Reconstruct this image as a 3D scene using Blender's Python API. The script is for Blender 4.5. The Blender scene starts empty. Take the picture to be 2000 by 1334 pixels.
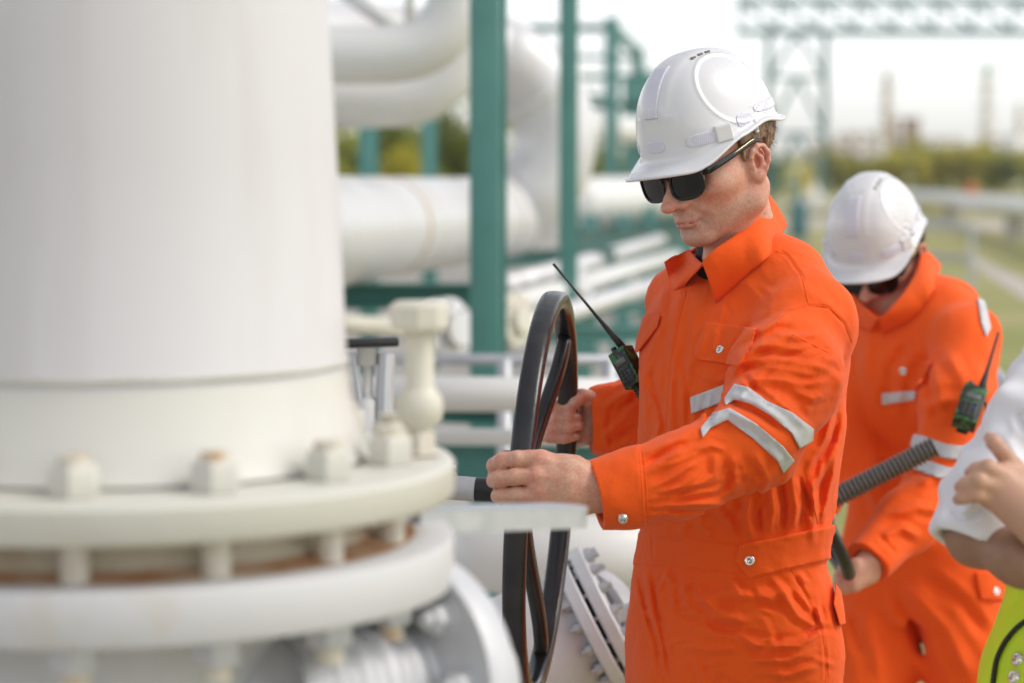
import bpy, bmesh, math, random, time
import numpy as np
from mathutils import Vector, Matrix
T0 = time.time()
random.seed(7)
SC = bpy.context.scene
COL = SC.collection
# ------------------------------------------------------------------ camera, world, sun, exposure
CAM_H, FOC = 1.63, 85.0 / 36.0          # focal length in picture widths
PITCH = math.atan(357 / (2000 * FOC))
cam_d = bpy.data.cameras.new('camera')
cam_d.lens, cam_d.sensor_width = 85, 36
cam_d.clip_start, cam_d.clip_end = 0.1, 5000
cam_d.dof.use_dof = True
cam_d.dof.focus_distance = 3.62
cam_d.dof.aperture_fstop = 3.0
cam_d.dof.aperture_blades = 0
cam = bpy.data.objects.new('camera', cam_d)
cam.location = (0, 0, CAM_H)
cam.rotation_euler = (math.pi / 2 - PITCH, 0, 0)
COL.objects.link(cam)
SC.camera = cam
SUN_EL, SUN_AZ = 46.0, 100.0             # azimuth of the sun: degrees from +Y (view) towards +X (right)
world = bpy.data.worlds.new('World')
SC.world = world
world.use_nodes = True
wn = world.node_tree.nodes
sky = wn.new('ShaderNodeTexSky')
sky.sky_type = 'NISHITA'
sky.sun_disc = False
sky.sun_elevation = math.radians(SUN_EL)
sky.sun_rotation = math.radians(SUN_AZ)
sky.dust_density = 1.0
sky.air_density = 0.6
sky.ozone_density = 1.0
wn['Background'].inputs['Strength'].default_value = 0.15
_hs = wn.new('ShaderNodeHueSaturation')     # thin high cloud takes most of the blue out of the sky
_hs.inputs['Saturation'].default_value = 0.26
_hs.inputs['Value'].default_value = 1.75
world.node_tree.links.new(sky.outputs[0], _hs.inputs['Color'])
_wm = wn.new('ShaderNodeMix')               # late-afternoon warmth of the cloud
_wm.data_type = 'RGBA'
_wm.blend_type = 'MULTIPLY'
_wm.inputs[0].default_value = 1.0
_wi = [k for k in _wm.inputs if k.type == 'RGBA']
_wi[1].default_value = (1.0, 0.982, 0.95, 1)
world.node_tree.links.new(_hs.outputs[0], _wi[0])
world.node_tree.links.new([k for k in _wm.outputs if k.type == 'RGBA'][0], wn['Background'].inputs['Color'])
sun_d = bpy.data.lights.new('sun', 'SUN')
sun_d.energy = 1.25
sun_d.angle = math.radians(25)
sun_d.color = (1.0, 0.92, 0.79)
sun = bpy.data.objects.new('sun', sun_d)
_e, _a = math.radians(SUN_EL), math.radians(SUN_AZ)
_dir = Vector((math.sin(_a) * math.cos(_e), math.cos(_a) * math.cos(_e), math.sin(_e)))
sun.rotation_euler = _dir.to_track_quat('Z', 'Y').to_euler()
sun.location = _dir * 50
COL.objects.link(sun)
vs = SC.view_settings
vs.view_transform, vs.look, vs.gamma, vs.exposure = 'Standard', 'None', 1.0, 0.16
vs.use_curve_mapping = False
SC.cycles.use_denoising = True
SC.cycles.max_bounces = 8
SC.cycles.caustics_reflective = False
SC.cycles.caustics_refractive = False
SC.cycles.sample_clamp_indirect = 8

# ------------------------------------------------------------------ helpers
_R = np.array([1, 0, 0.])
_F = np.array([0, math.cos(PITCH), -math.sin(PITCH)])
_U = np.array([0, math.sin(PITCH), math.cos(PITCH)])
_C = np.array([0, 0, CAM_H])
FP = 2000 * FOC


def P(px, py, d):
    """The point of the place that lies at distance d along the view, from measurements on a 2000 px wide print."""
    return _C + d * (_F + (px - 1000) / FP * _R + (667 - py) / FP * _U)


def proj(p):
    q = p - _C.astype(p.dtype)
    d = q @ _F.astype(p.dtype)
    return 1000 + FP * q[..., 0] / d, 667 - FP * (q @ _U.astype(p.dtype)) / d, d


def tag(o, label=None, cat=None, group=None, kind=None):
    for k, v in (('label', label), ('category', cat), ('group', group), ('kind', kind)):
        if v:
            o[k] = v
    return o


def thing(name, label, cat, loc=(0, 0, 0), group=None):
    o = bpy.data.objects.new(name, None)
    o.empty_display_size = 0.1
    o.location = loc
    COL.objects.link(o)
    return tag(o, label, cat, group)


def link(name, me, m, parent=None, smooth=True):
    o = bpy.data.objects.new(name, me)
    COL.objects.link(o)
    if m is not None and len(me.materials) == 0:
        me.materials.append(m)
    if parent is not None:
        o.parent = parent
        # meshes are written in world coordinates: cancel the offset of the Empty at the thing's base
        o.location = -parent.location if parent.type == 'EMPTY' else (0, 0, 0)
    if smooth and len(me.polygons):
        me.polygons.foreach_set('use_smooth', np.ones(len(me.polygons), dtype=bool))
    return o


def obj(name, bm, m, parent=None, smooth=False, angle=35, bevel=0.0, seg=2):
    if bevel:
        es = [e for e in bm.edges if len(e.link_faces) == 2 and e.calc_face_angle(0) > math.radians(40)]
        bmesh.ops.bevel(bm, geom=es, offset=bevel, segments=seg, affect='EDGES', profile=0.5, clamp_overlap=True)
    bm.normal_update()
    me = bpy.data.meshes.new(name)
    bm.to_mesh(me)
    bm.free()
    o = link(name, me, m, parent, smooth=True)
    if not smooth:
        try:
            me.set_sharp_from_angle(angle=math.radians(angle))
        except Exception:
            pass
    return o


def frame(axis, ref=(0, 0, 1)):
    z = Vector(axis).normalized()
    r = Vector(ref)
    if abs(z.dot(r)) > 0.98:
        r = Vector((1, 0, 0))
    x = r.cross(z).normalized()
    y = z.cross(x)
    return Matrix((x, y, z)).transposed()


def add_box(bm, c, s, rot=None):
    r = bmesh.ops.create_cube(bm, size=1.0)
    M = Matrix.Translation(Vector(c)) @ ((rot.to_4x4() if rot is not None else Matrix.Identity(4)) @ Matrix.Diagonal((s[0], s[1], s[2], 1)))
    bmesh.ops.transform(bm, matrix=M, verts=r['verts'])
    return r['verts']


def add_bar(bm, a, b, w, t, ref=(0, 0, 1)):
    a, b = Vector(a), Vector(b)
    return add_box(bm, (a + b) / 2, (w, t, (b - a).length), frame(b - a, ref))


def add_lathe(bm, prof, origin=(0, 0, 0), axis=(0, 0, 1), n=48, a0=0.0, a1=2 * math.pi):
    """prof: list of (radius, height); turned about the axis."""
    M = frame(axis)
    O = Vector(origin)
    full = abs(a1 - a0 - 2 * math.pi) < 1e-6
    rings = []
    for r, h in prof:
        if r < 1e-6:
            rings.append([bm.verts.new(O + M @ Vector((0, 0, h)))])
        else:
            rings.append([bm.verts.new(O + M @ Vector((r * math.cos(a0 + (a1 - a0) * i / (n if full else n - 1)), r * math.sin(a0 + (a1 - a0) * i / (n if full else n - 1)), h))) for i in range(n)])
    for A, B in zip(rings, rings[1:]):
        m = max(len(A), len(B))
        for i in range(m if full else m - 1):
            j = (i + 1) % m
            if len(A) == 1 and len(B) == 1:
                continue
            if len(A) == 1:
                bm.faces.new((A[0], B[i], B[j]))
            elif len(B) == 1:
                bm.faces.new((A[i], B[0], A[j])[::-1] if False else (A[j], B[0], A[i])[::-1])
            else:
                bm.faces.new((A[i], A[j], B[j], B[i]))
    return bm


def add_cyl(bm, a, b, r, n=24, r2=None):
    a, b = Vector(a), Vector(b)
    L = (b - a).length
    r2 = r if r2 is None else r2
    return add_lathe(bm, [(0, 0), (r, 0), (r2, L), (0, L)], a, b - a, n)


def add_tube(bm, pts, rad, n=16, cap=True, closed=False):
    """A tube with a round section swept along a polyline; rad one value or one per point."""
    pts = [Vector(p) for p in pts]
    if not hasattr(rad, '__len__'):
        rad = [rad] * len(pts)
    m = len(pts)
    tang = []
    for i in range(m):
        if closed:
            t = pts[(i + 1) % m] - pts[i - 1]
        else:
            t = pts[min(i + 1, m - 1)] - pts[max(i - 1, 0)]
        tang.append(t.normalized())
    ref = Vector((0, 0, 1)) if abs(tang[0].z) < 0.9 else Vector((1, 0, 0))
    u = (ref - tang[0] * ref.dot(tang[0])).normalized()
    rings = []
    for i in range(m):
        u = (u - tang[i] * u.dot(tang[i])).normalized()
        v = tang[i].cross(u)
        rings.append([bm.verts.new(pts[i] + (u * math.cos(2 * math.pi * k / n) + v * math.sin(2 * math.pi * k / n)) * rad[i]) for k in range(n)])
    for i in range(m if closed else m - 1):
        A, B = rings[i], rings[(i + 1) % m]
        for k in range(n):
            l = (k + 1) % n
            bm.faces.new((A[k], A[l], B[l], B[k]))
    if cap and not closed:
        bm.faces.new(rings[0][::-1])
        bm.faces.new(rings[-1])
    return bm


def smooth_path(pts, n=8):
    """Catmull-Rom through the points."""
    pts = [np.array(p, float) for p in pts]
    q = [2 * pts[0] - pts[1]] + pts + [2 * pts[-1] - pts[-2]]
    out = []
    for i in range(1, len(q) - 2):
        for k in range(n):
            t = k / n
            a, b, c, d = q[i - 1], q[i], q[i + 1], q[i + 2]
            out.append(0.5 * (2 * b + (c - a) * t + (2 * a - 5 * b + 4 * c - d) * t * t + (3 * b - a - 3 * c + d) * t ** 3))
    out.append(pts[-1])
    return out


def copy_tree(o, parent=None):
    c = o.copy()
    COL.objects.link(c)
    if parent is not None:
        c.parent = parent
    for ch in [x for x in bpy.data.objects if x.parent == o]:
        copy_tree(ch, c)
    return c


# ------------------------------------------------------------------ materials
def mat(name, col, rough=0.5, metal=0.0, col2=None, scale=6.0, lo=0.4, hi=0.65, bump=0.0, bscale=60.0, coat=0.0,
        sss=0.0, sheen=0.0, spec=0.5, stretch=(1, 1, 1), rough2=None, detail=6.0, bdist=0.01):
    m = bpy.data.materials.new(name)
    m.use_nodes = True
    nt = m.node_tree
    b = nt.nodes['Principled BSDF']
    b.inputs['Base Color'].default_value = (*col, 1)
    b.inputs['Roughness'].default_value = rough
    b.inputs['Metallic'].default_value = metal
    b.inputs['Coat Weight'].default_value = coat
    b.inputs['Specular IOR Level'].default_value = spec
    if sheen:
        b.inputs['Sheen Weight'].default_value = sheen
        b.inputs['Sheen Roughness'].default_value = 0.5
    if sss:
        b.inputs['Subsurface Weight'].default_value = sss
        b.inputs['Subsurface Radius'].default_value = (1.0, 0.35, 0.2)
        b.inputs['Subsurface Scale'].default_value = 0.008
    tc = nt.nodes.new('ShaderNodeTexCoord')
    mp = nt.nodes.new('ShaderNodeMapping')
    mp.inputs['Scale'].default_value = stretch
    nt.links.new(tc.outputs['Object'], mp.inputs['Vector'])
    if col2 is not None or rough2 is not None:
        nz = nt.nodes.new('ShaderNodeTexNoise')
        nz.inputs['Scale'].default_value = scale
        nz.inputs['Detail'].default_value = detail
        nz.inputs['Roughness'].default_value = 0.6
        nt.links.new(mp.outputs[0], nz.inputs['Vector'])
        cr = nt.nodes.new('ShaderNodeValToRGB')
        cr.color_ramp.elements[0].position = lo
        cr.color_ramp.elements[1].position = hi
        c2 = col2 if col2 is not None else col
        cr.color_ramp.elements[0].color = (*col, 1)
        cr.color_ramp.elements[1].color = (*c2, 1)
        nt.links.new(nz.outputs['Fac'], cr.inputs[0])
        nt.links.new(cr.outputs[0], b.inputs['Base Color'])
        if rough2 is not None:
            mr = nt.nodes.new('ShaderNodeMapRange')
            mr.inputs['From Min'].default_value = lo
            mr.inputs['From Max'].default_value = hi
            mr.inputs['To Min'].default_value = rough
            mr.inputs['To Max'].default_value = rough2
            nt.links.new(nz.outputs['Fac'], mr.inputs['Value'])
            nt.links.new(mr.outputs[0], b.inputs['Roughness'])
    if bump:
        n2 = nt.nodes.new('ShaderNodeTexNoise')
        n2.inputs['Scale'].default_value = bscale
        n2.inputs['Detail'].default_value = 4
        nt.links.new(mp.outputs[0], n2.inputs['Vector'])
        bp = nt.nodes.new('ShaderNodeBump')
        bp.inputs['Strength'].default_value = bump
        bp.inputs['Distance'].default_value = bdist
        nt.links.new(n2.outputs['Fac'], bp.inputs['Height'])
        nt.links.new(bp.outputs[0], b.inputs['Normal'])
    return m


# ------------------------------------------------------------------ implicit modelling: smooth fields turned into one continuous mesh
def ln(v):
    return np.sqrt(np.einsum('ij,ij->i', v, v))


class Field:
    """Smoothly blended solids; prims are (op, k, fn, centre, radius)."""

    def __init__(self):
        self.prims = []

    def add(self, fn, c, r, k=0.01, op='u'):
        self.prims.append((op, k, fn, np.array(c, np.float32), float(r)))
        return self

    def cap(self, a, b, ra, rb=None, k=0.01, op='u'):
        a, b = np.array(a, np.float32), np.array(b, np.float32)
        rb = ra if rb is None else rb
        ab = b - a
        L2 = max(float(ab @ ab), 1e-12)

        def fn(p):
            q = p - a
            t = np.clip(q @ ab / L2, 0, 1)
            return ln(q - t[:, None] * ab) - (ra + (rb - ra) * t)
        return self.add(fn, (a + b) / 2, math.sqrt(L2) / 2 + max(ra, rb), k, op)

    def chain(self, pts, rs, k=0.005, k0=None, op='u'):
        for i in range(len(pts) - 1):
            self.cap(pts[i], pts[i + 1], rs[i], rs[i + 1], (k0 if k0 is not None and i == 0 else k), op)
        return self

    def ell(self, c, r, k=0.01, op='u', M=None):
        c, r = np.array(c, np.float32), np.array(r, np.float32)
        Mt = None if M is None else np.array(M, np.float32)

        def fn(p):
            q = p - c
            if Mt is not None:
                q = q @ Mt.T
            k0 = ln(q / r)
            k1 = np.maximum(ln(q / (r * r)), 1e-6)
            return k0 * (k0 - 1) / k1
        return self.add(fn, c, float(r.max()), k, op)

    def disp(self, fn, c, r):
        return self.add(fn, c, r, 0.0, 'd')

    def __call__(self, p):
        lo, hi = p.min(0), p.max(0)
        d = np.full(len(p), 0.6, np.float32)
        for op, k, fn, c, r in self.prims:
            gap = float(np.linalg.norm(np.maximum(np.maximum(lo - c, c - hi), 0)))
            if gap > r + (0.03 + k if op == 'u' else 0.02 + k):
                if op == 'u':
                    d = np.minimum(d, np.float32(max(gap - r, 0.02)))
                continue
            if op == 'd':
                d = d + fn(p)
                continue
            e = fn(p)
            if op == 'u':
                if k > 0:
                    h = np.maximum(k - np.abs(d - e), 0)
                    d = np.minimum(d, e) - h * h * (0.25 / k)
                else:
                    d = np.minimum(d, e)
            elif op == 's':
                e = -e
                h = np.maximum(k - np.abs(d - e), 0) if k > 0 else 0
                d = np.maximum(d, e) + (h * h * (0.25 / k) if k > 0 else 0)
            elif op == 'i':
                d = np.maximum(d, e)
        return d


def polyline_dist(p, pts):
    best = np.full(len(p), 9.0, np.float32)
    tt = np.zeros(len(p), np.float32)
    n = len(pts) - 1
    for i in range(n):
        a, b = np.array(pts[i], np.float32), np.array(pts[i + 1], np.float32)
        ab = b - a
        t = np.clip((p - a) @ ab / max(float(ab @ ab), 1e-9), 0, 1)
        e = ln(p - a - t[:, None] * ab)
        m = e < best
        best[m] = e[m]
        tt[m] = (i + t[m]) / n
    return best, tt


def mesh_field(F, lo, hi, h, slack=1.5, B=8):
    """Sparse surface nets: vertices and quads of the zero level of F."""
    lo, hi = np.array(lo, float), np.array(hi, float)
    bs = h * B
    nb = np.ceil((hi - lo) / bs).astype(int)
    idx = np.stack(np.meshgrid(*[np.arange(n) for n in nb], indexing='ij'), -1).reshape(-1, 3)
    # coarse pass in compact groups
    G = 6
    keyg = ((idx[:, 0] // G) * 4096 + idx[:, 1] // G) * 4096 + idx[:, 2] // G
    order = np.argsort(keyg, kind='stable')
    idx = idx[order]
    keyg = keyg[order]
    cuts = np.flatnonzero(np.diff(keyg)) + 1
    keep = []
    for blk in np.split(idx, cuts):
        c = (lo + (blk + 0.5) * bs).astype(np.float32)
        v = F(c)
        keep.append(blk[np.abs(v) < bs * 0.87 * slack])
    act = np.concatenate(keep)
    off = np.stack(np.meshgrid(*[np.arange(B + 1)] * 3, indexing='ij'), -1).reshape(-1, 3)
    keys, pos, quads = [], [], []
    N = (nb * B + 2).astype(np.int64)

    def key(c):
        return (c[..., 0].astype(np.int64) * N[1] + c[..., 1]) * N[2] + c[..., 2]
    cell_off = np.array([[i, j, k] for i in (0, 1) for j in (0, 1) for k in (0, 1)])
    edges = [(a, b) for a in range(8) for b in range(a + 1, 8) if np.abs(cell_off[a] - cell_off[b]).sum() == 1]
    CH = 120
    for s in range(0, len(act), CH):
        blk = act[s:s + CH]
        g = blk[:, None, :] * B + off[None]
        V = F((lo + g.reshape(-1, 3) * h).astype(np.float32)).reshape(-1, B + 1, B + 1, B + 1)
        V[V == 0] = 1e-9
        S = V < 0
        cs = S[:, :-1, :-1, :-1].astype(np.int8)
        tot = sum(S[:, i:B + i, j:B + j, k:B + k].astype(np.int8) for i in (0, 1) for j in (0, 1) for k in (0, 1))
        w = np.argwhere((tot > 0) & (tot < 8))
        if len(w):
            val = np.stack([V[w[:, 0], w[:, 1] + o[0], w[:, 2] + o[1], w[:, 3] + o[2]] for o in cell_off], 1)
            acc = np.zeros((len(w), 3))
            cnt = np.zeros(len(w))
            for a, b in edges:
                va, vb = val[:, a], val[:, b]
                m = (va < 0) != (vb < 0)
                t = np.where(m, va / np.where(m, va - vb, 1), 0)[:, None]
                acc += np.where(m[:, None], cell_off[a] + (cell_off[b] - cell_off[a]) * t, 0)
                cnt += m
            gi = blk[w[:, 0]] * B + w[:, 1:]
            keys.append(key(gi))
            pos.append(lo + (gi + acc / cnt[:, None]) * h)
        for ax in range(3):
            sl0 = [slice(None)] + [slice(0, B)] * 3
            sl1 = list(sl0)
            sl1[ax + 1] = slice(1, B + 1)
            A, Bv = S[tuple(sl0)], S[tuple(sl1)]
            w = np.argwhere(A != Bv)
            if not len(w):
                continue
            gi = blk[w[:, 0]] * B + w[:, 1:]
            o1, o2 = np.zeros(3, int), np.zeros(3, int)
            o1[(ax + 1) % 3] = 1
            o2[(ax + 2) % 3] = 1
            q = np.stack([key(gi - o1 - o2), key(gi - o2), key(gi), key(gi - o1)], 1)
            flip = ~A[w[:, 0], w[:, 1], w[:, 2], w[:, 3]]
            q[flip] = q[flip][:, ::-1]
            quads.append(q)
    if not keys:
        return np.zeros((0, 3)), np.zeros((0, 4), int)
    keys = np.concatenate(keys)
    pos = np.concatenate(pos)
    quads = np.concatenate(quads)
    o = np.argsort(keys)
    keys, pos = keys[o], pos[o]
    f = np.searchsorted(keys, quads)
    f = np.minimum(f, len(keys) - 1)
    ok = (keys[f] == quads).all(1)
    return pos, f[ok]


def np_mesh(name, v, q):
    me = bpy.data.meshes.new(name)
    me.vertices.add(len(v))
    me.vertices.foreach_set('co', np.asarray(v, np.float32).ravel())
    q = np.asarray(q, np.int32)
    me.loops.add(q.size)
    me.loops.foreach_set('vertex_index', q.ravel())
    me.polygons.add(len(q))
    me.polygons.foreach_set('loop_start', np.arange(0, q.size, q.shape[1], dtype=np.int32))
    me.polygons.foreach_set('loop_total', np.full(len(q), q.shape[1], np.int32))
    me.update(calc_edges=True)
    me.validate()
    return me


def solid(name, F, lo, hi, h, m, parent=None, slack=1.5):
    v, q = mesh_field(F, lo, hi, h, slack)
    return link(name, np_mesh(name, v, q), m, parent)


def in_poly(px, py, poly):
    """Signed distance to a polygon in print coordinates (negative inside)."""
    poly = np.array(poly, np.float32)
    d = np.full(len(px), 1e9, np.float32)
    ins = np.zeros(len(px), bool)
    n = len(poly)
    for i in range(n):
        a, b = poly[i - 1], poly[i]
        ex, ey = b - a
        wx, wy = px - a[0], py - a[1]
        t = np.clip((wx * ex + wy * ey) / max(ex * ex + ey * ey, 1e-9), 0, 1)
        d = np.minimum(d, (wx - ex * t) ** 2 + (wy - ey * t) ** 2)
        c = (py >= a[1]) != (py >= b[1])
        xi = a[0] + (py - a[1]) * ex / (ey if abs(ey) > 1e-9 else 1e-9)
        ins ^= c & (px < xi)
    return np.where(ins, -1, 1) * np.sqrt(d)


def march(F, px, py, d0=2.4, d1=5.5, n=400):
    """First surface point of a field along one view line, and the outward normal there."""
    for step in range(3):
        ds = np.linspace(d0, d1, n if step == 0 else 24)
        v = F(np.stack([P(px, py, d) for d in ds]).astype(np.float32))
        i = int(np.argmax(v < 0))
        if v[i] >= 0:
            return None, None
        d0, d1 = ds[max(i - 1, 0)], ds[i]
    p = P(px, py, d1)
    e = 0.002
    q = F(np.concatenate([p + e * np.eye(3), p - e * np.eye(3)]).astype(np.float32)).astype(float)
    g = q[:3] - q[3:]
    return p, g / max(np.linalg.norm(g), 1e-9)


def waves(seed, n, lam, amp, stretch=(1, 1, 1)):
    """Cheap smooth noise: a sum of random plane waves."""
    r = np.random.RandomState(seed)
    K = r.normal(size=(n, 3))
    K /= np.linalg.norm(K, axis=1)[:, None]
    K *= (2 * math.pi / (lam * r.uniform(0.6, 1.6, n)))[:, None] * np.array(stretch)
    ph = r.uniform(0, 6.28, n)
    K = K.astype(np.float32)

    def fn(p):
        s = np.zeros(len(p), np.float32)
        for i in range(n):
            s += np.sin(p @ K[i] + np.float32(ph[i]))
        return s * (amp / math.sqrt(n / 2))
    return fn


def rot_head(yaw, pitch, roll):
    y, t, r = map(math.radians, (yaw, pitch, roll))
    f0 = np.array([-math.sin(y) * math.cos(t), -math.cos(y) * math.cos(t), -math.sin(t)])
    l0 = np.array([math.cos(y), -math.sin(y), 0])
    u0 = np.cross(f0, l0)
    l = l0 * math.cos(r) + u0 * math.sin(r)
    return np.stack([f0, l, np.cross(f0, l)])


class Local:
    """A field evaluated in a turned, moved and scaled frame."""

    def __init__(self, F, M, O, s):
        self.F, self.M, self.O, self.s = F, np.array(M, np.float32), np.array(O, np.float32), np.float32(s)

    def __call__(self, p):
        return self.F((p - self.O) @ self.M.T / self.s) * self.s

    def to_world(self, q):
        return self.O + self.s * (np.array(q) @ self.M)

# ------------------------------------------------------------------ setting: ground, path, road
GRASS = mat('grass_ground', (0.25, 0.27, 0.075), 0.9, col2=(0.42, 0.36, 0.17), scale=0.35, lo=0.35, hi=0.7, bump=0.8, bscale=8, bdist=0.05)
CONC = mat('concrete', (0.42, 0.40, 0.37), 0.85, col2=(0.33, 0.31, 0.28), scale=1.4, bump=0.3, bscale=40)
PALE = mat('pale_path', (0.52, 0.48, 0.43), 0.9, col2=(0.44, 0.41, 0.36), scale=2.0, bump=0.3, bscale=30)
GREEN = mat('green_steel_paint', (0.075, 0.235, 0.215), 0.42, col2=(0.088, 0.265, 0.24), scale=4, bump=0.05, bscale=90)
SHADEGREEN = mat('shaded_green_steel_paint', (0.012, 0.11, 0.09), 0.5)  # the rack's green with the shade under the pipes put into the colour
WHITE = mat('white_pipe_paint', (0.70, 0.70, 0.69), 0.38, col2=(0.62, 0.60, 0.56), scale=2.5, lo=0.55, hi=0.8, bump=0.04, bscale=60)
CLAD = mat('pipe_cladding', (0.66, 0.66, 0.68), 0.35, metal=0.15, col2=(0.60, 0.57, 0.54), scale=3, lo=0.5, hi=0.75, rough2=0.5)
CREAM = mat('cream_paint', (0.62, 0.60, 0.52), 0.45, col2=(0.56, 0.52, 0.42), scale=14, lo=0.5, hi=0.8, bump=0.08, bscale=90)
GALV = mat('galvanised_steel', (0.50, 0.52, 0.55), 0.40, metal=0.55, col2=(0.58, 0.59, 0.62), scale=25, rough2=0.55)
TANRUST = mat('weld_rust', (0.45, 0.27, 0.13), 0.8, col2=(0.58, 0.48, 0.36), scale=30)
GANTRY = mat('gantry_paint', (0.035, 0.15, 0.145), 0.5)
BARK = mat('bark', (0.09, 0.065, 0.045), 0.9)
LEAF_D = mat('leaf_dark', (0.19, 0.23, 0.045), 0.6)
LEAF_M = mat('leaf_mid', (0.34, 0.35, 0.07), 0.6)
LEAF_Y = mat('leaf_yellow', (0.48, 0.44, 0.05), 0.6)
BEIGE = mat('beige_cladding', (0.60, 0.49, 0.38), 0.7, col2=(0.42, 0.33, 0.26), scale=0.5)
BROWN = mat('brown_steel', (0.42, 0.31, 0.24), 0.7)
WHITEFAR = mat('white_far', (0.78, 0.76, 0.72), 0.4)
TEAL = mat('teal_paint', (0.06, 0.19, 0.22), 0.5)
YELLOW = mat('yellow_paint', (0.75, 0.55, 0.04), 0.45)
REDORANGE = mat('orange_paint', (0.70, 0.16, 0.04), 0.5)

for _m, _c in ((LEAF_D, (.24, .30, .05)), (LEAF_M, (.48, .48, .09)), (LEAF_Y, (.60, .54, .08))):
    _n = _m.node_tree
    _t = _n.nodes.new('ShaderNodeBsdfTranslucent')
    _t.inputs['Color'].default_value = (*_c, 1)
    _x = _n.nodes.new('ShaderNodeMixShader')
    _x.inputs[0].default_value = .5
    _n.links.new(_n.nodes['Principled BSDF'].outputs[0], _x.inputs[1])
    _n.links.new(_t.outputs[0], _x.inputs[2])
    _n.links.new(_x.outputs[0], _n.nodes['Material Output'].inputs['Surface'])
bm = bmesh.new()
bmesh.ops.create_grid(bm, x_segments=60, y_segments=60, size=1800)
for v in bm.verts:
    v.co.y += 1500
tag(obj('ground', bm, GRASS), kind='structure')
bm = bmesh.new()
add_box(bm, (-5.2, 6.5, .02), (11.0, 22, .16))
tag(obj('concrete_pad', bm, CONC, bevel=.02), kind='structure')


def strip(name, a, b, m, z, n=24):
    a, b = smooth_path(a, n), smooth_path(b, n)
    bm = bmesh.new()
    A = [bm.verts.new((p[0], p[1], z)) for p in a]
    Bv = [bm.verts.new((p[0], p[1], z)) for p in b]
    for i in range(len(A) - 1):
        bm.faces.new((A[i], A[i + 1], Bv[i + 1], Bv[i]))
    bmesh.ops.recalc_face_normals(bm, faces=bm.faces)
    for f in bm.faces:
        if f.normal.z < 0:
            f.normal_flip()
    return tag(obj(name, bm, m), kind='structure')


def gpt(px, py):
    """Ground point under a print position."""
    r = _F + (px - 1000) / FP * _R + (667 - py) / FP * _U
    return _C + r * (-CAM_H / r[2])


strip('path', [gpt(1880, 505), gpt(1940, 545), gpt(2040, 610), gpt(2200, 720)], [gpt(1905, 502), gpt(1975, 535), gpt(2090, 590), gpt(2280, 680)], PALE, .004)
strip('road', [gpt(1300, 428), gpt(1560, 428), gpt(1900, 430), gpt(2300, 436)], [gpt(1300, 446), gpt(1560, 446), gpt(1900, 450), gpt(2300, 458)], PALE, .006)
strip('gravel_yard', [gpt(-400, 900), gpt(200, 640), gpt(700, 480), gpt(1150, 400)], [gpt(1500, 900), gpt(1420, 640), gpt(1370, 480), gpt(1335, 400)], CONC, .003)
strip('gravel_strip', [gpt(700, 392), gpt(1300, 392), gpt(2000, 394), gpt(2600, 394)], [gpt(700, 400), gpt(1300, 400), gpt(2000, 402), gpt(2600, 402)], PALE, .008)


# ------------------------------------------------------------------ pipe rack and pipes
def column(x, y, z1, w, m, label, wy=None, zb=0.0, group='green columns of the pipe rack'):
    """H section column with base plate."""
    t = thing('steel_column', label, 'column', (x, y, 0), group)
    bm = bmesh.new()
    wy = wy or w
    tf = w * .12
    add_box(bm, (x, y - wy / 2, (z1 + zb) / 2), (w, tf, z1 - zb))
    add_box(bm, (x, y + wy / 2, (z1 + zb) / 2), (w, tf, z1 - zb))
    add_box(bm, (x, y, (z1 + zb) / 2), (tf, wy - tf - .002, z1 - zb))
    obj('shaft', bm, m, t)
    bm = bmesh.new()
    add_box(bm, (x, y, .115), (w * 2, w * 2, .03))
    obj('base_plate', bm, m, t)
    return t


def box_column(x, y, z1, w, m, label, group='green columns of the pipe rack', d=None):
    t = thing('steel_column', label, 'column', (x, y, 0), group)
    bm = bmesh.new()
    add_box(bm, (x, y, z1 / 2), (w, d or w, z1))
    obj('shaft', bm, m, t, bevel=w * .06)
    # wing plates give the bright edge of a wide flange
    bm = bmesh.new()
    add_box(bm, (x + w * .62, y + .02, z1 / 2), (w * .22, w * .3, z1))
    obj('flange', bm, m, t)
    bm = bmesh.new()
    add_box(bm, (x, y, .115), (w * 2, w * 2, .03))
    obj('base_plate', bm, m, t)
    return t


p = P(947, 300, 7.9)
box_column(p[0], p[1], 5.0, .098, GREEN, 'widest and nearest green column, in front of the white elbow pipe')
p = P(1107, 300, 11.2)
box_column(p[0], p[1], 6.0, .071, GREEN, 'second green column, just right of the big white return bend')
p = P(1192, 200, 27)
box_column(p[0], p[1], P(1192, 34, 27)[2], .125, GREEN, 'thinner green column carrying the sloping top beam')
p = P(1243, 200, 35)
box_column(p[0], p[1], P(1243, 92, 35)[2], .15, GREEN, 'green column at the far low end of the sloping top beam')
for px, d, yt, lab in ((1268, 52, 140, 'thin far green column just left of the nearer hard hat brim'), (1290, 58, 300, 'far green column seen right under the brim of the nearer hat'),
                       (1312, 60, 330, 'far green column behind the sunglasses of the nearer man'), (1225, 44, 150, 'thin far green column between two nearer ones, behind the radio aerial')):
    p = P(px, 300, d)
    box_column(p[0], p[1], P(px, yt, d)[2],   .30 if d > 50 else .17, GREEN, lab)
for px, d, yt, w, lab in ((1150, 19, 420, .10, 'short green post under the far pipe, left of the thinner column'), (1215, 22, 420, .11, 'short green post under the far pipe, right of the thinner column'),
                          (1262, 24, 400, .14, 'short green post carrying the right end of the far pipe'), (1140, 13, 600, .06, 'low green post behind the top of the handwheel'), (1205, 12, 640, .06, 'low green post behind the radio aerial'),
                          (1300, 27, 380, .20, 'stout green post under the sunglasses of the nearer man'), (1335, 30, 400, .20, 'green post just left of the chin of the nearer man')):
    p = P(px, 300, d)
    box_column(p[0], p[1], P(px, yt, d)[2], w, GREEN, lab)
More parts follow.
